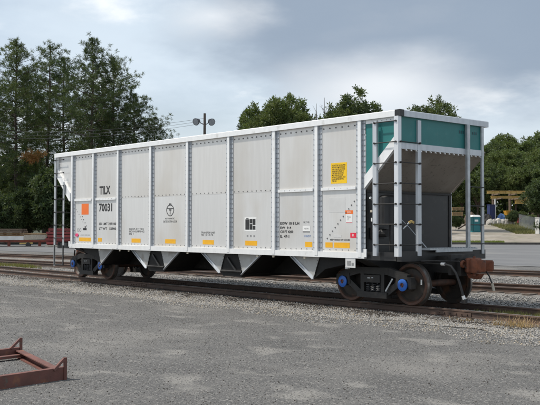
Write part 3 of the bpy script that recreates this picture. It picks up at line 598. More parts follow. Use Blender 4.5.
# trucks
def truck(xc):
    tb = MB().box(xc - 0.2, xc + 0.2, 0.62, W - 0.62, 0.46, 0.66).box(xc - 0.26, xc + 0.26, 1.25, 1.95, 0.44, 0.70)
    tr = part(tb, 'truck', 'black_iron')
    for sg in (-1, 1):
        yo = 1.6 + sg * 1.06; yi = 1.6 + sg * 0.93; a, b = min(yo, yi), max(yo, yi); sf = MB()
        def bar2(p, q, w, aa=a, bb=b):
            p = Vector((p[0], 0, p[1])); q = Vector((q[0], 0, q[1])); d = (q - p).normalized(); n = Vector((-d.z, 0, d.x)) * w / 2
            sf.prism([((p + n).x, (p + n).z), ((q + n).x, (q + n).z), ((q - n).x, (q - n).z), ((p - n).x, (p - n).z)], 1, aa, bb)
        bar2((xc - 0.98, 0.60), (xc - 0.42, 0.74), 0.16); bar2((xc + 0.98, 0.60), (xc + 0.42, 0.74), 0.16); bar2((xc - 0.46, 0.735), (xc + 0.46, 0.735), 0.15, a - 0.004, b + 0.004)
        bar2((xc - 0.86, 0.56), (xc - 0.36, 0.22), 0.13, a + 0.006, b - 0.006); bar2((xc + 0.86, 0.56), (xc + 0.36, 0.22), 0.13, a + 0.006, b - 0.006); bar2((xc - 0.44, 0.20), (xc + 0.44, 0.20), 0.13, a - 0.03, b + 0.03)
        bar2((xc - 0.30, 0.24), (xc - 0.30, 0.70), 0.10, a - 0.008, b + 0.008); bar2((xc + 0.30, 0.24), (xc + 0.30, 0.70), 0.10, a - 0.008, b + 0.008)
        for s in (-1, 1):
            sf.prism([(xc + s * 0.70, 0.66), (xc + s * 1.10, 0.62), (xc + s * 1.12, 0.38), (xc + s * 1.04, 0.38), (xc + s * 1.00, 0.58), (xc + s * 0.78, 0.58), (xc + s * 0.74, 0.40), (xc + s * 0.68, 0.42)], 1, a - 0.01, b + 0.01)
        s_f = part(sf, 'side_frame', 'black_iron', tr)
        for k in range(3):                                       # coil springs in the window
            sx = xc - 0.16 + 0.16 * k; yy = 1.6 + sg * 1.0
            pts = [(sx + 0.055 * math.cos(t * 0.9), yy + 0.055 * math.sin(t * 0.9), 0.265 + 0.0058 * t) for t in range(0, 34)]
            part(MB().tube(pts, 0.014, 5), 'spring', 'lamp_dark', tr)
        part(MB().box(xc - 0.24, xc + 0.24, min(1.6 + sg * 0.90, 1.6 + sg * 1.09), max(1.6 + sg * 0.90, 1.6 + sg * 1.09), 0.475, 0.64), 'bolster_end', 'black_iron', tr)
        part(MB().box(xc - 0.12, xc - 0.04, min(1.6 + sg * 1.09, 1.6 + sg * 1.094), max(1.6 + sg * 1.09, 1.6 + sg * 1.094), 0.56, 0.585).box(xc + 0.0, xc + 0.05, min(1.6 + sg * 1.09, 1.6 + sg * 1.094), max(1.6 + sg * 1.09, 1.6 + sg * 1.094), 0.57, 0.59), 'cast_marks', 'galv', tr)
    for s in (-1, 1):
        xa = xc + s * 0.889; r = 0.457
        part(MB().cyl((xa, 0.50, r), (xa, W - 0.50, r), 0.075, n=14), 'axle', 'rim_rust', tr, smooth=True)
        for sg in (-1, 1):
            c = (xa, 1.6, r); o = sg
            prof = [(0.09, 0.83), (0.13, 0.83), (0.15, 0.79), (0.34, 0.76), (0.375, 0.80), (0.395, 0.825), (0.442, 0.825), (0.457, 0.805), (0.460, 0.725), (0.485, 0.715), (0.482, 0.690), (0.40, 0.685), (0.37, 0.71), (0.16, 0.72), (0.13, 0.70), (0.09, 0.70)]
            wh = MB()
            for k in range(len(prof) - 1):
                wh.lathe([(prof[k][0], o * prof[k][1]), (prof[k + 1][0], o * prof[k + 1][1])], c, 1, 40, 1 if k in (4, 5, 6) else (2 if k == 7 else 0))
            part(wh, 'wheel', ['steel_wheel', 'rim_rust', 'tread'], tr, smooth=True)
            yb = 1.6 + o * 0.95
            part(MB().lathe([(0.0, o * 0.92), (0.10, o * 0.92), (0.10, o * 1.085), (0.0, o * 1.085)], c, 1, 18), 'bearing', 'black_iron', tr, smooth=True)
            cap = MB().lathe([(0.128, o * 1.074), (0.132, o * 1.100), (0.108, o * 1.110), (0.050, o * 1.110), (0.046, o * 1.095), (0.0, o * 1.095)], c, 1, 20)
            co = part(cap, 'bearing_cap', 'blue_cap', tr, smooth=True)
            bt = MB()
            for k in range(3):
                t = k * 2.094 + 0.5; px_, pz_ = xa + 0.035 * math.cos(t), r + 0.035 * math.sin(t); bt.cyl((px_, 1.6 + o * 1.094, pz_), (px_, 1.6 + o * 1.118, pz_), 0.016, n=6)
            part(bt, 'cap_bolts', 'rust_red', tr)['kind'] = 'stuff'
    for u in (-0.45, 0.45): part(MB().bar((xc + u, 0.9, 0.42), (xc + u, 2.3, 0.42), 0.1, 0.12), 'brake_beam', 'black_iron', tr)
    if xc > -5:
        part(MB().bar((xc + 0.42, 0.50, 0.30), (xc + 0.62, 0.50, 0.58), 0.012, 0.035), 'frame_stencil', 'galv', tr)
        part(MB().box(xc + 0.889 + 0.30, xc + 0.889 + 0.335, 0.755, 0.765, 0.47, 0.58), 'wheel_chalk_mark', 'white_film', tr)
    return tr
truck(-1.235); truck(mx(-1.235))

# lettering, films and signs on the near side
def text(s, x0, x1, z0, z1, m, y, parent=None, name='lettering', bold=0.0):
    cu = bpy.data.curves.new('t', 'FONT'); cu.body = s; cu.size = 1; cu.resolution_u = 2; cu.offset = bold; cu.align_x = 'LEFT'; cu.space_line = 0.9
    o = bpy.data.objects.new('t', cu); COL.objects.link(o); dg = bpy.context.evaluated_depsgraph_get(); me = bpy.data.meshes.new_from_object(o.evaluated_get(dg))
    bpy.data.objects.remove(o); n = len(me.vertices); co = np.zeros(n * 3); me.vertices.foreach_get('co', co); co = co.reshape(-1, 3)
    a, b = co.min(0), co.max(0); V = np.zeros_like(co); V[:, 0] = x0 + (co[:, 0] - a[0]) / (b[0] - a[0]) * (x1 - x0); V[:, 1] = y; V[:, 2] = z0 + (co[:, 1] - a[1]) / (b[1] - a[1]) * (z1 - z0)
    me.vertices.foreach_set('co', V.ravel()); me.materials.clear(); me.materials.append(MATS[m]); me.name = name
    o = obj(name, me, parent or car)
    if z1 - z0 < 0.2 or name == 'notice_print' or chr(10) in s: o['kind'] = 'stuff'
    return o
YL, YU = PY - 0.003, PY - 0.006
def film(x0, x1, z0, z1, m, name, y=PY, label=None, parent=None):
    o = part(MB().box(x0, x1, y - 0.003, y - 0.0005, z0, z1), name, m, parent)
    if label: o['label'] = label
    return o
text('TILX', -12.27, -11.62, 2.72, 2.98, 'ink', YU, bold=0.035)
text('70031', -12.29, -11.51, 2.18, 2.44, 'ink', YL, bold=0.03)
text('LD LMT 229100', -12.28, -11.27, 1.76, 1.84, 'ink', YL, name='stencil', bold=0.02)
text('LT WT   56900', -12.28, -11.27, 1.61, 1.69, 'ink', YL, name='stencil', bold=0.02)
film(-13.39, -12.94, 2.10, 2.45, 'orange_film', 'orange_sticker', label='orange square sticker')
film(-13.28, -13.06, 1.60, 1.67, 'ink', 'stencil_mark'); film(-13.18, -13.10, 1.68, 1.72, 'ink', 'stencil_mark')
text('OO', -13.67, -13.40, 1.54, 1.66, 'ink_faint', YL, name='stencil')
for k in range(4): film(-13.36 + 0.09 * k, -13.32 + 0.09 * k, 2.02 - 0.10 * k, 2.05 - 0.10 * k, 'ink', 'stencil_mark')
text('AUX RES 00', -13.45, -12.85, 1.425, 1.46, 'ink_faint', YL, name='stencil')
mb = MB(); n = 14
mb.prism([(-13.655 + 0.095 * math.cos(2 * math.pi * k / n), 1.44 + 0.055 * math.sin(2 * math.pi * k / n)) for k in range(n)], 1, PY - 0.022, PY - 0.0165); part(mb, 'pink_dot', 'pink_film')
for a, b in ((-13.53, -12.77), (-12.34, -12.11), (-10.40, -9.91), (-8.65, -8.14), (-6.89, -6.40), (-5.11, -4.65), (-2.92, -2.68), (-2.25, -2.02), (-1.97, -1.49)):
    film(a, b, 1.24, 1.36, 'yellow_film', 'reflector_strip')
text('SHOP AT TIES\nNO HUMPING\nEQ 1', -10.54, -9.72, 1.46, 1.67, 'ink', YL, name='stencil')
# oval shield emblem
mb = MB()
def ring(cx, cz, rx, rz, w, n=28, pw=1.0):
    V = []; Fs = []
    for k in range(n):
        t = 2 * math.pi * k / n; sq = 1 - 0.18 * max(0, -math.sin(t)); 
        for q in (1, 1 - w / rx): V.append((cx + rx * q * math.cos(t) * sq, PY - 0.003, cz + rz * q * math.sin(t)))
    for k in range(n): Fs.append((2 * k, 2 * k + 1, (2 * k + 3) % (2 * n), (2 * k + 2) % (2 * n)))
    mb.add(V, Fs)
ring(-8.41, 2.17, 0.19, 0.165, 0.026); mb.box(-8.56, -8.26, PY - 0.003, PY - 0.0005, 2.215, 2.232); mb.box(-8.47, -8.35, PY - 0.0032, PY - 0.0005, 2.33, 2.345); ring(-8.41, 2.345, 0.06, 0.035, 0.02, 12)
part(mb, 'shield_emblem', 'ink'); text('T', -8.47, -8.35, 2.06, 2.20, 'ink', YL, name='emblem_letter', bold=0.04)
text('AUTOMATIC', -8.66, -8.19, 1.92, 1.965, 'ink', YL, name='stencil'); text('GATE SYSTEM LOCK', -8.75, -8.07, 1.83, 1.885, 'ink', YL, name='stencil')
text('TRANSFER UNIT\nNO 1 2 5 4 7 8', -6.96, -6.35, 1.47, 1.58, 'ink', YL, name='stencil')
film(-5.14, -4.67, 1.60, 1.95, 'white_film', 'inspection_stencil_panel')
for a, b, c, d in ((-5.10, -4.94, 1.64, 1.90), (-4.925, -4.83, 1.64, 1.78), (-4.925, -4.83, 1.80, 1.91), (-4.815, -4.71, 1.64, 1.74), (-4.815, -4.71, 1.76, 1.91), (-5.07, -4.98, 1.915, 1.93)): film(a, b, c, d, 'ink', 'inspection_stencil', PY - 0.0035)
for k in range(3): film(-5.05 + 0.13 * k, -4.99 + 0.13 * k, 1.46, 1.50, 'ink_faint', 'stencil_mark')
text('EXW 10 8 LH', -3.79, -3.12, 1.76, 1.83, 'ink', YL, name='stencil', bold=0.03); text('EW  9-4', -3.79, -3.40, 1.66, 1.72, 'ink', YL, name='stencil', bold=0.03)
text('CU FT 4200', -3.79, -3.33, 1.56, 1.625, 'ink', YL, name='stencil', bold=0.03); text('IL  47-1', -3.79, -3.47, 1.445, 1.52, 'ink', YL, name='stencil', bold=0.03)
text('BLT 05', -2.97, -2.78, 1.80, 1.84, 'ink', YL, name='stencil'); film(-3.0, -2.75, 1.61, 1.73, 'white_film', 'white_label'); text('NEW', -2.95, -2.80, 1.65, 1.69, 'ink_faint', PY - 0.005, name='label_print'); film(-3.0, -2.76, 1.585, 1.60, 'ink', 'stencil_mark'); text('X-NDT', -2.95, -2.73, 1.47, 1.52, 'blue_tarp', YL, name='stencil')
ys = film(-2.07, -1.57, 2.69, 3.16, 'yellow_sign', 'yellow_notice', PY - 0.003, label='yellow notice sheet')
text('NOTICE THIS CAR EQUIPPED\nWITH AUTOMATIC DOORS\nKEEP CLEAR OF ALL DOORS\nWHEN AIR IS APPLIED TO\nTHE TRAIN LINE. DOORS\nMAY OPEN AND CLOSE\nWITHOUT WARNING. LOCK\nDOORS BEFORE MOVING\nTHIS CAR', -2.03, -1.61, 2.73, 3.12, 'ink', PY - 0.0075, ys, name='notice_print', bold=0.012)
film(-1.63, -1.39, 2.0, 2.08, 'orange_film', 'warning_label', label='orange and white warning label'); film(-1.60, -1.41, 1.81, 1.995, 'white_film', 'warning_label'); film(-1.60, -1.41, 1.80, 1.812, 'red_film', 'warning_label'); text('RED\n17', -1.56, -1.45, 1.86, 1.96, 'ink_faint', PY - 0.0045, name='label_print'); text('DO', -1.56, -1.46, 2.02, 2.06, 'white_film', PY - 0.0045, name='label_print')
film(-1.47, -1.29, 1.47, 1.58, 'red_film', 'red_sticker'); text('R', -1.41, -1.35, 1.50, 1.555, 'white_film', PY - 0.0045, name='label_print')
text('KEEP HANDS OFF DOORS', -2.10, -1.48, 1.40, 1.44, 'ink', YL, name='stencil', bold=0.02); film(-1.98, -1.75, 1.47, 1.53, 'pale_film', 'pale_label'); film(-2.13, -1.63, 2.04, 2.37, 'pale_film', 'paint_patch')

# ------------------------------------------------------------------ red steel frame in the foreground
fr = thing('steel_frame', 'rusty red steel channel frame with gusseted corner lugs lying on the grey yard', 'steel frame', (1.5, -9.3, -0.21))
A = Vector((1.97, -8.78, -0.21)); B = Vector((-0.20, -8.33, -0.21)); dirn = Vector((0.135, -0.991, 0)); u = (B - A).normalized()
def channel(mb, p, q, h, w, side):
    """lying channel: web towards side, flanges top and bottom"""
    p = Vector(p); q = Vector(q); d = (q - p).normalized(); n = Vector((-d.y, d.x, 0)) * side
    z = Vector((0, 0, 1)); mb.bar(p + z * h / 2 + n * 0.006, q + z * h / 2 + n * 0.006, 0.012, h); mb.bar(p + z * (h - 0.007) - n * w / 2, q + z * (h - 0.007) - n * w / 2, w, 0.014); mb.bar(p + z * 0.007 - n * w / 2, q + z * 0.007 - n * w / 2, w, 0.014)
channel(b := MB(), A, A + dirn * 2.6, 0.155, 0.07, 1); part(b, 'near_beam', 'frame_rust', fr)
channel(b := MB(), A + u * 0.02, B - u * 0.02, 0.105, 0.09, -1); part(b, 'cross_beam', 'frame_rust', fr)
channel(b := MB(), B, B + dirn * 2.6, 0.135, 0.07, 1); part(b, 'far_beam', 'frame_rust', fr)
part(MB().bar(B - u * 0.22 + dirn * 0.06 + Vector((0, 0, 0.05)), B - u * 0.12 + dirn * 2.2 + Vector((0, 0, 0.05)), 0.10, 0.035), 'cross_strap', 'frame_rust', fr)
for c in (A, B):
    lg = MB(); z = Vector((0, 0, 1)); n = dirn * 0.012
    lg.bar(c + z * 0.0 - u * 0.01, c + z * 0.275 - u * 0.01, 0.035, 0.045, u)
    lg.bar(c + dirn * 0.17 + z * 0.13 + u * 0.0, c + dirn * 0.015 + z * 0.255, 0.03, 0.05, u)
    part(lg, 'corner_lug', 'frame_rust', fr)

# ------------------------------------------------------------------ vegetation
def tufts(centers, size, n_per, blade, up=0.35, aspect=0.10, r=None):
    """needle or leaf clumps: many thin triangles radiating from each centre"""
    r = r or rng; n = len(centers) * n_per; c = np.repeat(centers, n_per, 0); s = np.repeat(size, n_per) if np.ndim(size) else np.full(n, size)
    d = r.normal(size=(n, 3)); d[:, 2] += up; d /= np.linalg.norm(d, axis=1, keepdims=True)
    t = r.normal(size=(n, 3)); t = np.cross(d, t); t /= np.linalg.norm(t, axis=1, keepdims=True) + 1e-9
    o = r.uniform(0.0, 0.55, (n, 1)); ln = (s * r.uniform(0.5, 1.0, n) * blade)[:, None]; base = c + d * o * s[:, None]
    V = np.stack([base - t * ln * aspect, base + t * ln * aspect, base + d * ln], 1)
    return V.reshape(-1, 3), np.arange(n * 3).reshape(-1, 3)
def pine_meshes(seed, H, crown_from, spread, mats, dens=1.0, lean=0.0):
    r = np.random.default_rng(seed); tb = MB(); pts = []; x = y = 0.0
    for k in range(9):
        z = H * k / 8; pts.append((x, y, z)); x += r.uniform(-.12, .12) + lean; y += r.uniform(-.12, .12)
    rad = [H * 0.0105 * (1 - 0.88 * k / 8) + 0.02 for k in range(9)]; tb.tube(pts, rad, 8)
    C = []; S = []; P = np.array(pts); nb = int(74 * dens); NP = 30
    lump_ = r.uniform(0.65, 1.25, 14)
    for b in range(nb):
        f = crown_from + (1 - crown_from) * ((b + r.uniform(0, 1)) / nb) ** 0.85; z = H * f * 0.975
        bx, by = np.interp(z, P[:, 2], P[:, 0]), np.interp(z, P[:, 2], P[:, 1]); a = b * 2.4 + r.uniform(-.5, .5)
        g = (f - crown_from) / (1 - crown_from); prof = (0.55 + 0.9 * g if g < 0.4 else 0.86 * (1 - ((g - 0.4) / 0.6) ** 2.6) + 0.19)
        ln = H * spread * prof * lump_[int(g * 13.9)] * r.uniform(0.55, 1.15); tilt = r.uniform(-0.05, 0.35) + 0.5 * g
        p = [(bx, by, z)]
        for q in (0.35, 0.7, 1.0):
            p.append((bx + math.cos(a) * ln * q + r.uniform(-.1, .1), by + math.sin(a) * ln * q + r.uniform(-.1, .1), z + ln * (tilt * q * 0.6 - 0.18 * q * (1 - q)) + (0.10 * ln if q == 1 else 0)))
        tb.tube(p, [0.02 + ln * 0.014, 0.03, 0.02, 0.008], 4)
        m = max(4, int(ln * 4.9)); pp = np.array(p)
        for k in range(m):
            q = r.uniform(0.25, 1.0); w = [np.interp(q, [0, .35, .7, 1.0], pp[:, i]) for i in range(3)]; off = np.clip(r.normal(size=3), -1.5, 1.5) * min(ln, 3.2) * 0.15; off[2] = off[2] * 0.45 + 0.05 * ln
            C.append(np.array(w) + off); S.append(r.uniform(0.24, 0.48))
    for k in range(16): C.append(np.array(pts[-1]) + r.normal(size=3) * 0.35 - np.array([0, 0, 0.3])); S.append(0.4)
    V, F = tufts(np.array(C), np.array(S), NP, 0.95, 0.5, 0.09, r)
    mi = np.repeat((r.uniform(size=len(C)) < 0.35).astype(int), NP)
    return tb.mesh('trunk', 'bark'), npmesh('crown', V, F, mats, mi)
def broad_meshes(seed, H, trunk_f, rx, rz, mats, n_cl=420, n_per=34, leaf=0.55, top=1.0):
    """round-crowned tree built of leaf clumps on limbs"""
    r = np.random.default_rng(seed); tb = MB(); zc = H - rz; hb = H * trunk_f
    tb.tube([(0, 0, 0), (0.1, 0, hb * 0.6), (0.0, 0.1, hb), (0.1, 0, zc)], [H * 0.02, H * 0.016, H * 0.012, H * 0.006], 8)
    lobes = []
    for k in range(24):
        d = r.normal(size=3); d /= np.linalg.norm(d); d[2] = d[2] * 0.9 + 0.08; lobes.append((np.array([0, 0, zc]) + d * np.array([rx, rx, rz]) * r.uniform(0.50, 0.74), r.uniform(0.24, 0.40)))
    for c, s in lobes: tb.tube([(0, 0, hb * r.uniform(0.8, 1.2)), tuple(c * 0.5 + np.array([0, 0, zc * 0.42])), tuple(c)], [H * 0.008, H * 0.005, 0.02], 4)
    C = []
    while len(C) < n_cl:
        c, s = lobes[r.integers(len(lobes))]; d = r.normal(size=3); d /= np.linalg.norm(d); C.append(c + d * np.array([rx, rx, rz]) * s * r.uniform(0.5, 1.0) ** 0.5)
    V, F = tufts(np.array(C), r.uniform(0.5, 1.1, len(C)) * rx * 0.15 + 0.25, n_per, leaf, 0.15, 0.33, r)
    mi = np.repeat((r.uniform(size=len(C)) < 0.4).astype(int), n_per)
    return tb.mesh('trunk', 'bark'), npmesh('crown', V, F, mats, mi)
def plant_tree(name, label, cat, meshes, loc, rz=0.0, scale=1.0, group=None):
    t = thing(name, label, cat, loc, group); t.rotation_euler.z = rz; t.scale = (scale,) * 3 if not isinstance(scale, tuple) else scale
    for nm, me in (('trunk', meshes[0]), ('crown', meshes[1])):
        if me is None: continue
        o = bpy.data.objects.new(nm, me); COL.objects.link(o); o.parent = t
    return t
PINES = [pine_meshes(1, 22, 0.20, 0.215, ['pine_a', 'pine_c'], 1.25), pine_meshes(2, 22, 0.25, 0.185, ['pine_b', 'pine_a'], 1.1, 0.05), pine_meshes(3, 22, 0.14, 0.235, ['pine_a', 'pine_b'], 1.3, -0.04), pine_meshes(4, 22, 0.34, 0.19, ['pine_b', 'pine_c'], 0.7)]
SHR = [broad_meshes(21, 5.0, 0.15, 2.4, 2.2, ['leaf_b', 'pine_b'], 420, 40, 0.4), broad_meshes(22, 4.0, 0.12, 2.6, 1.8, ['leaf_b', 'leaf_c'], 420, 40, 0.4)]
# (column, row of the tip, distance, variant, label)
wood = [(14, 40, 97, 0, 'tall dark pine at the left edge of the wood behind the car'), (44, 43, 104, 3, 'thin open-crowned pine showing sky through its branches, second from left'),
        (88, 38, 95, 2, 'tallest dense pine, its tip above the left end of the car'), (112, 58, 99, 0, 'pine on the right shoulder of the tall pine clump, with ragged branches'),
        (-22, 48, 100, 1, 'pine cut off by the left edge of the photo'), (133, 94, 101, 2, 'shorter pine low over the car roof, right of the tall clump'), (152, 117, 104, 2, 'smallest pine, last of the left clump before the lamp pole'),
        (64, 56, 112, 2, 'pine standing back between the two tallest pines'), (26, 70, 116, 0, 'shaded pine deep in the left wood behind the front row'), (100, 84, 116, 1, 'shaded pine hidden behind the right part of the tall clump'), (-4, 84, 90, 3, 'lower pine in front at the left edge with bare trunk')]
for i, (px, py, d, v, lab) in enumerate(wood):
    loc = at(px, d); H = hz(py, d) - loc.z; plant_tree('pine_tree', lab, 'tree', PINES[v], loc, i * 1.7, H / 22, 'pines of the wood on the left')
for i, (px, d, v, sc_, lab) in enumerate([(5, 88, 0, 1.1, 'dark shrub at the foot of the pines, left edge'), (30, 92, 1, 1.5, 'dark shrub under the pines, above the plank stack'), (52, 90, 0, 1.6, 'dark bush under the pines just left of the car'), (76, 94, 1, 1.7, 'bush under the pines behind the end ladder of the car'), (100, 97, 0, 1.6, 'bush in the wood hidden behind the car end'), (-18, 92, 1, 1.5, 'bush beyond the left edge of the photo'), (18, 106, 0, 2.2, 'tall dark undergrowth deep in the wood on the left'), (48, 108, 1, 2.4, 'tall dark undergrowth deep in the wood beside the car'), (84, 110, 0, 2.4, 'tall dark undergrowth deep in the wood behind the car')]):
    plant_tree('shrub', lab, 'shrub', SHR[v], at(px, d), i * 2.1, sc_, 'undergrowth of the wood')
# rust-brown dead bough on the left pine
C = np.array([[rng.normal() * 0.9, rng.normal() * 0.5, rng.normal() * 0.28 - 0.0] for _ in range(30)]); V, F = tufts(C, np.full(30, 0.5), 24, 1.0, 0.1, 0.08)
o = obj('dead_bough', npmesh('dead_bough', V + np.array(at(33, 91, hz(157, 91))), F, ['dead_leaf'])); tag(o, 'rust-brown dead bough among the green pines on the left', 'bough', kind='stuff')

BR = [broad_meshes(31, 18, 0.3, 6.2, 6.0, ['leaf_a', 'leaf_c'], 1100, 60, 0.36), broad_meshes(32, 16, 0.35, 4.6, 5.2, ['leaf_b', 'pine_c'], 620, 52, 0.38), broad_meshes(33, 14, 0.3, 5.0, 5.0, ['leaf_a', 'leaf_c'], 800, 52, 0.38), broad_meshes(34, 15, 0.25, 5.5, 5.5, ['leaf_b', 'leaf_a'], 900, 52, 0.38)]
for i, (px, py, d, v, H0, wx, lab) in enumerate([
        (279, 89, 118, 0, 18, 0.80, 'large round green tree rising over the middle of the car roof'), (322, 112, 124, 1, 16, 0.45, 'small tree between the round tree and the dark pine, over the roof'),
        (358, 86, 112, 1, 16, 0.98, 'dark bushy tree rising over the car roof near its right end'), (340, 99, 116, 1, 16, 0.6, 'smaller dark tree leaning against the bushy one, over the roof'),
        (432, 92, 122, 1, 16, 0.90, 'open tree rising above the teal end of the car'), (252, 106, 122, 3, 15, 0.5, 'lower left shoulder tree of the round green tree')]):
    loc = at(px, d); H = hz(py, d) - loc.z; plant_tree('broadleaf_tree', lab, 'tree', BR[v], loc, i * 1.3, (H / H0 * wx * 1.05, H / H0 * wx * 1.05, H / H0))
# bare dead trees by the dark tree
for px, py, d in ((324, 97, 119), (316, 103, 119)):
    b = MB(); loc = at(px, d); H = hz(py, d) - loc.z; r = random.Random(px); b.tube([loc, loc + Vector((0.1, 0, H * 0.6)), loc + Vector((0, 0.1, H))], [0.14, 0.09, 0.02], 5)
    for k in range(14):
        z = H * r.uniform(0.55, 0.97); a = r.uniform(0, 6.28); l = r.uniform(0.6, 1.6); b.tube([loc + Vector((0.05, 0, z)), loc + Vector((math.cos(a) * l, math.sin(a) * l, z + l * 0.9))], [0.03, 0.008], 4)
    tag(b.build('bare_tree', 'bark'), 'taller bare leafless tree poking over the car roof' if px == 324 else 'shorter bare leafless tree poking over the car roof, nearer the round tree', 'tree', 'bare trees over the roof')
# wooded rise on the right
hill = [(500, 140, 192, 3), (516, 131, 200, 0), (545, 130, 188, 3), (562, 120, 195, 0), (484, 150, 188, 1), (508, 148, 178, 2), (530, 150, 176, 3), (552, 146, 170, 2), (470, 154, 184, 3), (452, 158, 190, 0), (432, 164, 186, 2), (494, 163, 168, 3), (516, 166, 165, 0), (538, 162, 162, 3), (462, 172, 168, 2), (478, 168, 166, 3), (446, 176, 168, 0)]
hl = ['{} tree of the wooded rise on the right, {}']
words = ['tree on the skyline just right of the car end post', 'highest rounded tree on the skyline at right', 'tall skyline tree at the right edge of the photo', 'tree beyond the right edge of the photo', 'dark tree on the skyline touching the car corner post', 'mid-height tree on the wooded rise beside the corner post', 'mid-height tree in the centre of the wooded rise', 'mid-height tree on the wooded rise at the right edge', 'tree seen between the end handrail and the corner post', 'tree seen through the car end left of the handrail', 'tree hidden behind the slope sheet of the car end', 'low tree directly above the left end of the yellow girders', 'low tree directly above the middle of the yellow girders', 'low tree above the right end of the yellow girders', 'low tree behind the portable toilet left of the handrail', 'low tree behind the portable toilet right of the handrail', 'low tree behind the black bulkhead edge']
for i, ((px, py, d, v), lab) in enumerate(zip(hill, words)):
    loc = at(px, d); H = hz(py, d) - loc.z; H0 = (18, 16, 14, 15)[v]; w = 1.15 if v != 1 else 1.35
    plant_tree('broadleaf_tree', lab, 'tree', BR[v], loc, i * 1.9, (H / H0 * w, H / H0 * w, H / H0), 'trees of the wooded rise')
# far wood that reads as one mass, all along the horizon
C = []; 
for k in range(2600):
    s = rng.uniform(-190, 190); d = rng.uniform(222, 255); top = 15 + 4 * math.sin(s * 0.07) + 3 * math.sin(s * 0.19 + 1); top *= np.interp(s, [-40, -5, 40, 80], [0.75, 0.55, 0.9, 1.25])
    z = ground_h(s, d) + rng.uniform(0.0, 1.0) * top; p = CAM + DV * d + SV * s; C.append((p.x, p.y, z))
V, F = tufts(np.array(C), np.full(len(C), 2.6), 26, 0.55, 0.2, 0.35); mi = np.repeat((rng.uniform(size=len(C)) < 0.5).astype(int), 26)
tag(obj('far_wood', npmesh('far_wood', V, F, ['leaf_b', 'pine_b'], mi)), 'far dark wood closing off the yard behind everything', 'wood', kind='stuff')
C = []
for k in range(1500):
    s = rng.uniform(-60, 90); d = rng.uniform(168, 205); p = CAM + DV * d + SV * s; C.append((p.x, p.y, ground_h(s, d) + rng.uniform(0.2, 1.0) ** 1.3 * 7.0))
V, F = tufts(np.array(C), np.full(len(C), 2.0), 26, 0.5, 0.2, 0.33); mi = np.repeat((rng.uniform(size=len(C)) < 0.5).astype(int), 26)
tag(obj('understorey', npmesh('understorey', V, F, ['leaf_b', 'pine_b'], mi)), 'dark undergrowth filling the foot of the wooded rise', 'undergrowth', kind='stuff')
# scrub on the rise by the dirt yard
for i, (px, d, v, s, lab) in enumerate([(530, 134, 1, 0.5, 'green bush behind the wire fence at right'), (513, 141, 0, 0.5, 'small bush beside the pale rubble heap'), (541, 112, 0, 0.4, 'bush at the right edge beside the white post'), (543, 142, 0, 1.5, 'tall green bush at the right end of the yellow girders'), (456, 124, 1, 0.5, 'bush left of the portable toilet, seen through the car end'), (521, 146, 1, 0.55, 'low scrub in front of the yellow girders')]):
    plant_tree('shrub', lab, 'shrub', SHR[v], at(px, d), i * 1.1, s, 'scrub round the dirt yard')

def grass(name, pts, h, m, label, cat, kind='stuff', lean=0.5, w=0.012):
    n = len(pts); a = rng.uniform(0, 6.28, n); hh = rng.uniform(h[0], h[1], n); l = rng.uniform(0, lean, n) * hh; dx, dy = np.cos(a), np.sin(a)
    V = np.stack([np.stack([pts[:, 0] - dy * w, pts[:, 1] + dx * w, pts[:, 2]], -1), np.stack([pts[:, 0] + dy * w, pts[:, 1] - dx * w, pts[:, 2]], -1), np.stack([pts[:, 0] + dx * l, pts[:, 1] + dy * l, pts[:, 2] + hh], -1)], 1)
    return tag(obj(name, npmesh(name, V.reshape(-1, 3), np.arange(n * 3).reshape(-1, 3), [m])), label, cat, kind=kind)
def blob_pts(n, cx, cy, rx, ry, z, clusters=12):
    c = rng.normal(size=(clusters, 2)) * [rx * 0.5, ry * 0.5]; k = rng.integers(0, clusters, n); p = c[k] + rng.normal(size=(n, 2)) * [rx * 0.16, ry * 0.16]
    return np.stack([cx + p[:, 0], cy + p[:, 1], np.full(n, z)], -1)
grass('weeds', blob_pts(1500, -27.2, 4.2, 2.6, 0.55, -0.19, 16), (0.05, 0.20), 'weed', 'yellow-green weeds growing between the two tracks at the left', 'weeds', w=0.02)
grass('weeds', blob_pts(900, 1.55, 1.75, 0.7, 0.5, -0.17, 14), (0.04, 0.15), 'weed', 'small green weeds between the rails just right of the car', 'weeds', w=0.010)
grass('dry_grass', blob_pts(420, 2.75, 0.35, 0.75, 0.34, -0.21, 8), (0.06, 0.30), 'grass_dry', 'tan dry grass tufts against the near rail at the right edge', 'dry grass', lean=1.5, w=0.006)
grass('dry_grass', blob_pts(200, 1.55, 0.35, 0.6, 0.15, -0.20, 8), (0.04, 0.12), 'grass_dry', 'thin straw scraps beside the near rail right of the wheel', 'dry grass', lean=1.2, w=0.006)
gp = []
for k in range(9000):
    d = rng.uniform(85.6, 90.5); px = rng.uniform(448, 504); p = at(px, d); gp.append((p.x, p.y, p.z))
grass('grass_strip', np.array(gp), (0.06, 0.22), 'grass_green', 'bright green grass strip along the far kerb of the road', 'grass', w=0.05)
gp = []
for k in range(9000):
    d = rng.uniform(112, 150); px = rng.uniform(500, 570) + (130 - d) * 0.9; p = at(px, d); gp.append((p.x, p.y, p.z))
grass('bank_grass', np.array(gp), (0.1, 0.5), 'grass_olive', 'rough grass on the bank below the wire fence at right', 'grass', w=0.05)

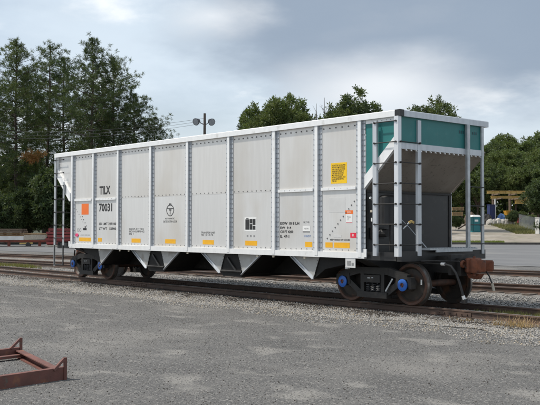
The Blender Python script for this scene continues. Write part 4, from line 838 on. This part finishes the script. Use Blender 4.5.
# ------------------------------------------------------------------ things of the yard behind
# lamp pole with two floodlights
lp = at(204.3, 62); lpole = thing('lamp_pole', 'wooden lamp pole with two floodlights rising over the car roof', 'lamp pole', lp)
zt = hz(113.2, 62); part(MB().cyl(lp, (lp.x, lp.y, zt), 0.15, 0.085, 10), 'pole', 'pole_wood', lpole)
for sg, px, py in ((-1, 196.6, 121.2), (1, 210.6, 121.4)):
    c = at(px, 62, hz(py, 62)); fdir = (-DV * 0.8 + SV * sg * 0.45 + Vector((0, 0, -0.35))).normalized()
    hd = part(MB().cyl(c - fdir * 0.22, c + fdir * 0.16, 0.14, 0.27, 12), 'floodlight', 'lamp_dark', lpole)
    part(MB().cyl(c + fdir * 0.161, c + fdir * 0.175, 0.235, 0.235, 12), 'lens', 'lamp_glass', hd)
    part(MB().bar(c - fdir * 0.1, Vector((lp.x, lp.y, c.z - 0.28)), 0.05, 0.05), 'bracket', 'lamp_dark', lpole)
for k, (pa, pb) in enumerate((((-60, 127), (204, 118)), ((-60, 131), (204, 120.5)), ((-60, 134.5), (204, 123)))):
    a = at(pa[0], 96, hz(pa[1] - 4, 96)); b = Vector((lp.x, lp.y, hz(pb[1], 62))); pts = []
    for i in range(21):
        u = i / 20; p = a.lerp(b, u); p.z -= 1.0 * 4 * u * (1 - u); pts.append(p)
    tag(MB().tube(pts, 0.011, 4).build('overhead_wire', 'wire'), ('topmost', 'middle', 'lowest')[k] + ' overhead wire running from the lamp pole into the pines', 'wire', 'overhead wires')

# plank stacks and low trailer on the left, across the road
def along(px0, px1, d0, d1): return at(px0, d0), at(px1, d1)
def stack(name, label, cat, px0, px1, py0, py1, d, rows, m, depth=1.6, cols=3, gap=0.03, group=None):
    a = at(px0, d); b = at(px1, d); z1 = hz(py0, d); z0 = hz(py1, d); t = thing(name, label, cat, (a + b) / 2, group); h = (z1 - z0) / rows
    for r_ in range(rows):
        for c in range(cols):
            o_ = DV * (depth * (c + 0.5) / cols); j = random.uniform(-.15, .15)
            p = a + o_ + SV * j; q = b + o_ + SV * j; z = z0 + h * (r_ + 0.5); p.z = z; q.z = z
            part(MB().bar(p, q, depth / cols - gap, h - gap), 'plank', m, t)
    return t
tl = thing('flat_trailer', 'long low flat trailer with white side rail and rusty posts at the left', 'trailer', at(10, 80))
a, b = at(-40, 80, hz(238.5, 80)), at(24, 80, hz(238.5, 80)); part(MB().bar(a, b, 0.12, 0.34), 'side_rail', 'white_paint', tl)
a, b = at(-40, 80.8, hz(241.6, 80.8)), at(48, 80.8, hz(241.6, 80.8)); part(MB().bar(a, b, 1.5, 0.18), 'deck_frame', 'rust_red', tl)
a, b = at(24.5, 80, hz(238.0, 80)), at(46, 80, hz(237.6, 80)); part(MB().bar(a, b, 0.12, 0.42), 'tail_board', 'lumber_pale', tl)
for px in (9.3, -14, -36, 40): p = at(px, 80.1); part(MB().bar(p + Vector((0, 0, -0.1)), Vector((p.x, p.y, hz(241, 80))), 0.2, 0.2, (1, 0, 0)), 'leg', 'rust_red', tl)
p = at(28.5, 79.8, hz(245.3, 79.8)); part(MB().cyl(p - DV * 0.1, p + DV * 0.15, 0.22, n=14), 'wheel', 'rubber', tl)
a, b = at(20, 79.9, hz(244.0, 79.9)), at(33, 79.9, hz(243.5, 79.9)); part(MB().bar(a, b, 0.15, 0.13), 'yellow_beam', 'yellow_paint', tl)
stack('plank_stack', 'brown weathered plank stack on the trailer at the left edge', 'planks', -40, 22, 229.2, 233.4, 80.5, 2, 'lumber_dark', group='plank stacks')
stack('plank_stack', 'long yellowish plank stack lying behind the white trailer rail', 'planks', -40, 44, 233.6, 236.6, 81.0, 2, 'lumber', group='plank stacks')
rb_ = thing('beam_stack', 'red painted steel beam stack just left of the car end ladder', 'beams', at(60, 79))
for r_ in range(5):
    z = hz(230.0 + r_ * 3.3, 79); a, b = at(49.5 - (r_ % 2) * 1.6 - r_ * 0.5, 79, z), at(76, 79, z)
    part(MB().bar(a, b, 0.7, 0.20).bar(a + Vector((0, 0, -0.13)) + DV * 0.1, b + Vector((0, 0, -0.13)) + DV * 0.1, 0.4, 0.10), 'beam', 'red_paint', rb_)
part(MB().bar(at(51, 79.2), at(51, 79.2, hz(244, 79)), 0.3, 0.6, (1, 0, 0)).bar(at(74, 79.2), at(74, 79.2, hz(244, 79)), 0.3, 0.6, (1, 0, 0)), 'bearer', 'lumber_dark', rb_)
a, b = at(46, 78.5, hz(246.3, 78.5)), at(70, 78.5, hz(246.3, 78.5)); tag(MB().bar(a, b, 0.25, 0.12).build('loose_beam', 'lumber_pale'), 'pale loose beam lying on the road edge below the red beams', 'beam')

# portable toilet
d = 118.0; c = at(474.6, d); zb = c.z; pt = thing('portable_toilet', 'teal portable toilet with white roof on the dirt yard behind the car', 'toilet', c); q = Matrix.Rotation(math.atan2(SV.y, SV.x) + 0.22, 3, 'Z')
def rel(mb, x0, x1, y0, y1, z0, z1):
    vs = [c + q @ Vector((x, y, z)) for x in (x0, x1) for y in (y0, y1) for z in (z0, z1)]
    return mb.add(vs, [(0, 1, 3, 2), (4, 6, 7, 5), (0, 4, 5, 1), (2, 3, 7, 6), (0, 2, 6, 4), (1, 5, 7, 3)])
part(rel(rel(MB(), -0.6, 0.6, -0.6, 0.6, 0.1, 2.05), -0.64, 0.64, -0.64, 0.64, -0.05, 0.12), 'cabin', 'toilet_teal', pt)
dr = part(rel(MB(), -0.42, 0.42, -0.64, -0.601, 0.16, 1.98), 'door', 'toilet_teal', pt); part(rel(MB(), -0.30, 0.22, -0.65, -0.641, 1.42, 1.68), 'door_sign', 'white_film', dr); part(rel(MB(), 0.30, 0.36, -0.67, -0.641, 0.95, 1.05), 'handle', 'lamp_dark', dr)
for x in (-0.6, 0.52): part(rel(MB(), x, x + 0.08, -0.66, -0.601, 0.1, 2.05), 'corner_strip', 'toilet_dark', pt)
for k in range(4): part(rel(MB(), -0.625, -0.601, -0.5 + k * 0.27, -0.35 + k * 0.27, 0.2, 1.9), 'side_rib', 'toilet_dark', pt)
mb = MB(); vs = [(-0.68, -0.68, 2.06), (0.68, -0.68, 2.06), (0.68, 0.68, 2.06), (-0.68, 0.68, 2.06), (-0.4, -0.5, 2.32), (0.4, -0.5, 2.32), (0.4, 0.5, 2.32), (-0.4, 0.5, 2.32)]
mb.add([c + q @ Vector(v) for v in vs], [(0, 1, 2, 3), (4, 5, 6, 7), (0, 1, 5, 4), (1, 2, 6, 5), (2, 3, 7, 6), (3, 0, 4, 7)]); part(mb, 'roof', 'white_paint', pt)
# yellow girders on racks
def girder(label, px0, px1, py, d, h, m='yellow_paint'):
    t = thing('girder', label, 'girder', at((px0 + px1) / 2, d), 'yellow girders'); z = hz(py, d); a, b = at(px0, d, z), at(px1, d, z); hh = h * d / 874.38
    part(MB().bar(a, b, 0.06, hh), 'web', m, t); part(MB().bar(a + Vector((0, 0, hh / 2 + 0.03)), b + Vector((0, 0, hh / 2 + 0.03)), 0.4, 0.06), 'top_flange', m, t); part(MB().bar(a - Vector((0, 0, hh / 2 + 0.03)), b - Vector((0, 0, hh / 2 + 0.03)), 0.4, 0.06), 'bottom_flange', m, t)
    n = 9
    for k in range(n): p = a.lerp(b, (k + 0.5) / n) - DV * 0.1; part(MB().bar(p - Vector((0, 0, hh / 2)), p + Vector((0, 0, hh / 2)), 0.14, 0.05, SV), 'stiffener', m, t)
    return t
girder('topmost long yellow girder against the wooded rise', 487, 536, 191.8, 156, 2.2); girder('middle long yellow girder below the topmost one', 491, 536, 196.8, 154, 1.8); girder('lowest pale yellow girder, the shortest of the three', 515, 535, 201.2, 152, 3.6)
girder('dim yellow girder seen left of the corner post through the car end', 452, 464, 208.5, 154, 2.4, 'lumber'); girder('lower dim yellow girder left of the handrail', 452, 463, 213.5, 152, 3.0, 'lumber')
for px, lab in ((493.2, 'dark rack upright under the left ends of the girders'), (510, 'dark rack upright under the middle of the girders'), (533, 'dark rack upright under the right ends of the girders')):
    p = at(px, 157); t = MB().bar(p, Vector((p.x, p.y, hz(190, 157))), 0.35, 0.35, (1, 0, 0)).bar(Vector((p.x, p.y, hz(194.4, 157))) - DV * 4, Vector((p.x, p.y, hz(194.4, 157))) + DV * 0.5, 0.3, 0.2).bar(Vector((p.x, p.y, hz(199.0, 157))) - DV * 6, Vector((p.x, p.y, hz(199, 157))) + DV * 0.5, 0.3, 0.2)
    tag(t.build('rack_upright', 'lumber_dark'), lab, 'rack', 'girder racks')
p = at(495.3, 149); tag(MB().cyl(p, (p.x, p.y, hz(199, 149)), 0.14, 0.14, 10).cyl((p.x, p.y, hz(199, 149)), (p.x, p.y, hz(198.5, 149)), 0.2, 0.2, 10).build('white_post', 'white_paint'), 'white post standing behind the navy cabin', 'post')
p = at(538, 112); tag(MB().bar(p, Vector((p.x, p.y, hz(217.5, 112))), 0.45, 0.5, (1, 0, 0)).bar(Vector((p.x, p.y, hz(217.5, 112))), Vector((p.x, p.y, hz(217, 112))), 0.55, 0.6, (1, 0, 0)).build('white_pillar', 'white_paint'), 'squat white pillar at the right edge by the fence', 'pillar')
# navy cabin
c = at(491.2, 146); nc = thing('site_cabin', 'small navy blue site cabin behind the corner post', 'cabin', c); zt = hz(204.8, 146) - c.z
part(rel(MB(), -0.5, 0.5, -0.5, 0.5, 0, zt), 'cabin_body', 'navy_paint', nc); part(rel(MB(), -0.54, 0.54, -0.56, 0.54, zt + 0.001, zt + 0.12), 'cabin_roof', 'navy_paint', nc); part(rel(MB(), -0.32, 0.32, -0.53, -0.501, 0.1, zt - 0.25), 'cabin_door', 'navy_paint', nc)
# small excavator-like orange and blue plant
c = at(508, 145); op = thing('orange_skip', 'orange steel skip behind the pale rubble heap', 'skip', c); z0 = hz(214.8, 145) - c.z; z1 = hz(210.3, 145) - c.z
part(MB().add([c + q @ Vector(v) for v in ((-0.4, -0.4, z0), (0.4, -0.4, z0), (0.4, 0.4, z0), (-0.4, 0.4, z0), (-0.6, -0.5, z1), (0.55, -0.5, z1), (0.55, 0.5, z1), (-0.6, 0.5, z1))], [(0, 1, 2, 3), (4, 5, 6, 7), (0, 1, 5, 4), (1, 2, 6, 5), (2, 3, 7, 6), (3, 0, 4, 7)]), 'skip_body', 'orange_paint', op); part(rel(MB(), -0.62, 0.58, -0.53, -0.501, z1 - 0.1, z1 + 0.02), 'skip_rim', 'orange_paint', op); part(rel(MB(), -0.35, 0.35, -0.3, 0.3, 0, z0), 'skip_base', 'lamp_dark', op)
def lump(name, label, cat, p, sx, sy, sz, m, seed, group=None):
    r = np.random.default_rng(seed); b = MB(); n = 10; prof = [(1.0, 0.0), (0.95, 0.35), (0.7, 0.75), (0.3, 0.97)]; V = []
    for rr, z in prof:
        for k in range(n): t = 2 * math.pi * k / n; j = r.uniform(0.8, 1.2); V.append(p + SV * (sx * rr * j * math.cos(t)) + DV * (sy * rr * j * math.sin(t)) + Vector((0, 0, sz * z * r.uniform(0.9, 1.1))))
    Fs = [(k * n + i, k * n + (i + 1) % n, (k + 1) * n + (i + 1) % n, (k + 1) * n + i) for k in range(3) for i in range(n)] + [tuple(range(3 * n, 4 * n))]
    b.add(V, Fs); return tag(b.build(name, m), label, cat, group)
lump('tarp_heap', 'crumpled blue tarpaulin heap between the cabin and the orange skip', 'tarpaulin', at(501.5, 146), 1.0, 0.6, hz(213.5, 146) - at(501.5, 146).z, 'blue_tarp', 5)
lump('scrap_heap', 'dark scrap heap at the foot of the navy cabin', 'scrap', at(487.5, 144), 0.9, 0.6, hz(213.5, 144) - at(487.5, 144).z, 'black_iron', 6)
lump('scrap_heap', 'dark and pale scrap heap behind the portable toilet', 'scrap', at(470, 140), 1.1, 0.6, hz(212, 140) - at(470, 140).z, 'lumber_dark', 8)
for k, (px, w, py, lab) in enumerate(((490.0, 0.66, 216.5, 'leftmost boulder of the pale rubble row'), (494.3, 0.60, 216.8, 'second boulder of the pale rubble row'), (498.6, 0.70, 216.0, 'third boulder of the pale rubble row'), (502.6, 0.62, 217.0, 'fourth boulder of the pale rubble row'), (506.6, 0.74, 215.8, 'largest boulder near the right end of the pale rubble row'), (511.0, 0.62, 217.2, 'rightmost boulder of the pale rubble row'))):
    p = at(px, 142); lump('boulder', lab, 'boulder', p, w, 0.6, (hz(py, 142) - p.z) * 0.78, 'rock_pale', 20 + k, 'pale rubble row')
p = at(518.3, 144); tag(MB().bar(p, p + Vector((0, 0, hz(213.8, 144) - p.z)), 0.35, 0.3, (1, 0, 0)).bar(p + Vector((0, 0, 1.2)) - SV * 0.5, p + Vector((0, 0, 1.25)) + SV * 0.5, 0.1, 0.2).build('red_marker', 'red_paint'), 'small red marker board by the wire fence', 'marker')
a = at(458, 116); mbx = MB().bar(a + Vector((0, 0, 0.5)), a + SV * 1.4 + Vector((0, 0, 1.3)), 0.16, 0.16); tag(mbx.build('fallen_log', 'bark'), 'leaning brown log beside the portable toilet', 'log')
# wire fence
fc = thing('wire_fence', 'rusty chain link fence along the bank at the right', 'fence', at(530, 110)); pts = [at(519, 136), at(526, 128), at(534, 120), at(545, 112), at(560, 104)]
for p in pts: part(MB().cyl(p, p + Vector((0, 0, 2.0)), 0.035, n=6), 'fence_post', 'lamp_dark', fc)
for a, b in zip(pts, pts[1:]):
    part(MB().cyl(a + Vector((0, 0, 1.95)), b + Vector((0, 0, 1.95)), 0.022, n=5), 'top_rail', 'lamp_dark', fc); w = MB(); ln = (b - a).length; n = int(ln / 0.28)
    for k in range(-7, n):
        for sg in (0, 1):
            u0 = k * 0.28; u1 = u0 + 1.9; z0, z1 = (0.05, 1.95) if sg == 0 else (1.95, 0.05)
            c0, c1 = max(0, u0), min(ln, u1)
            if c1 <= c0: continue
            za = z0 + (z1 - z0) * (c0 - u0) / 1.9; zb_ = z0 + (z1 - z0) * (c1 - u0) / 1.9
            w.bar(a.lerp(b, c0 / ln) + Vector((0, 0, za)), a.lerp(b, c1 / ln) + Vector((0, 0, zb_)), 0.006, 0.006)
    part(w, 'wire_mesh', 'galv', fc)['kind'] = 'stuff'
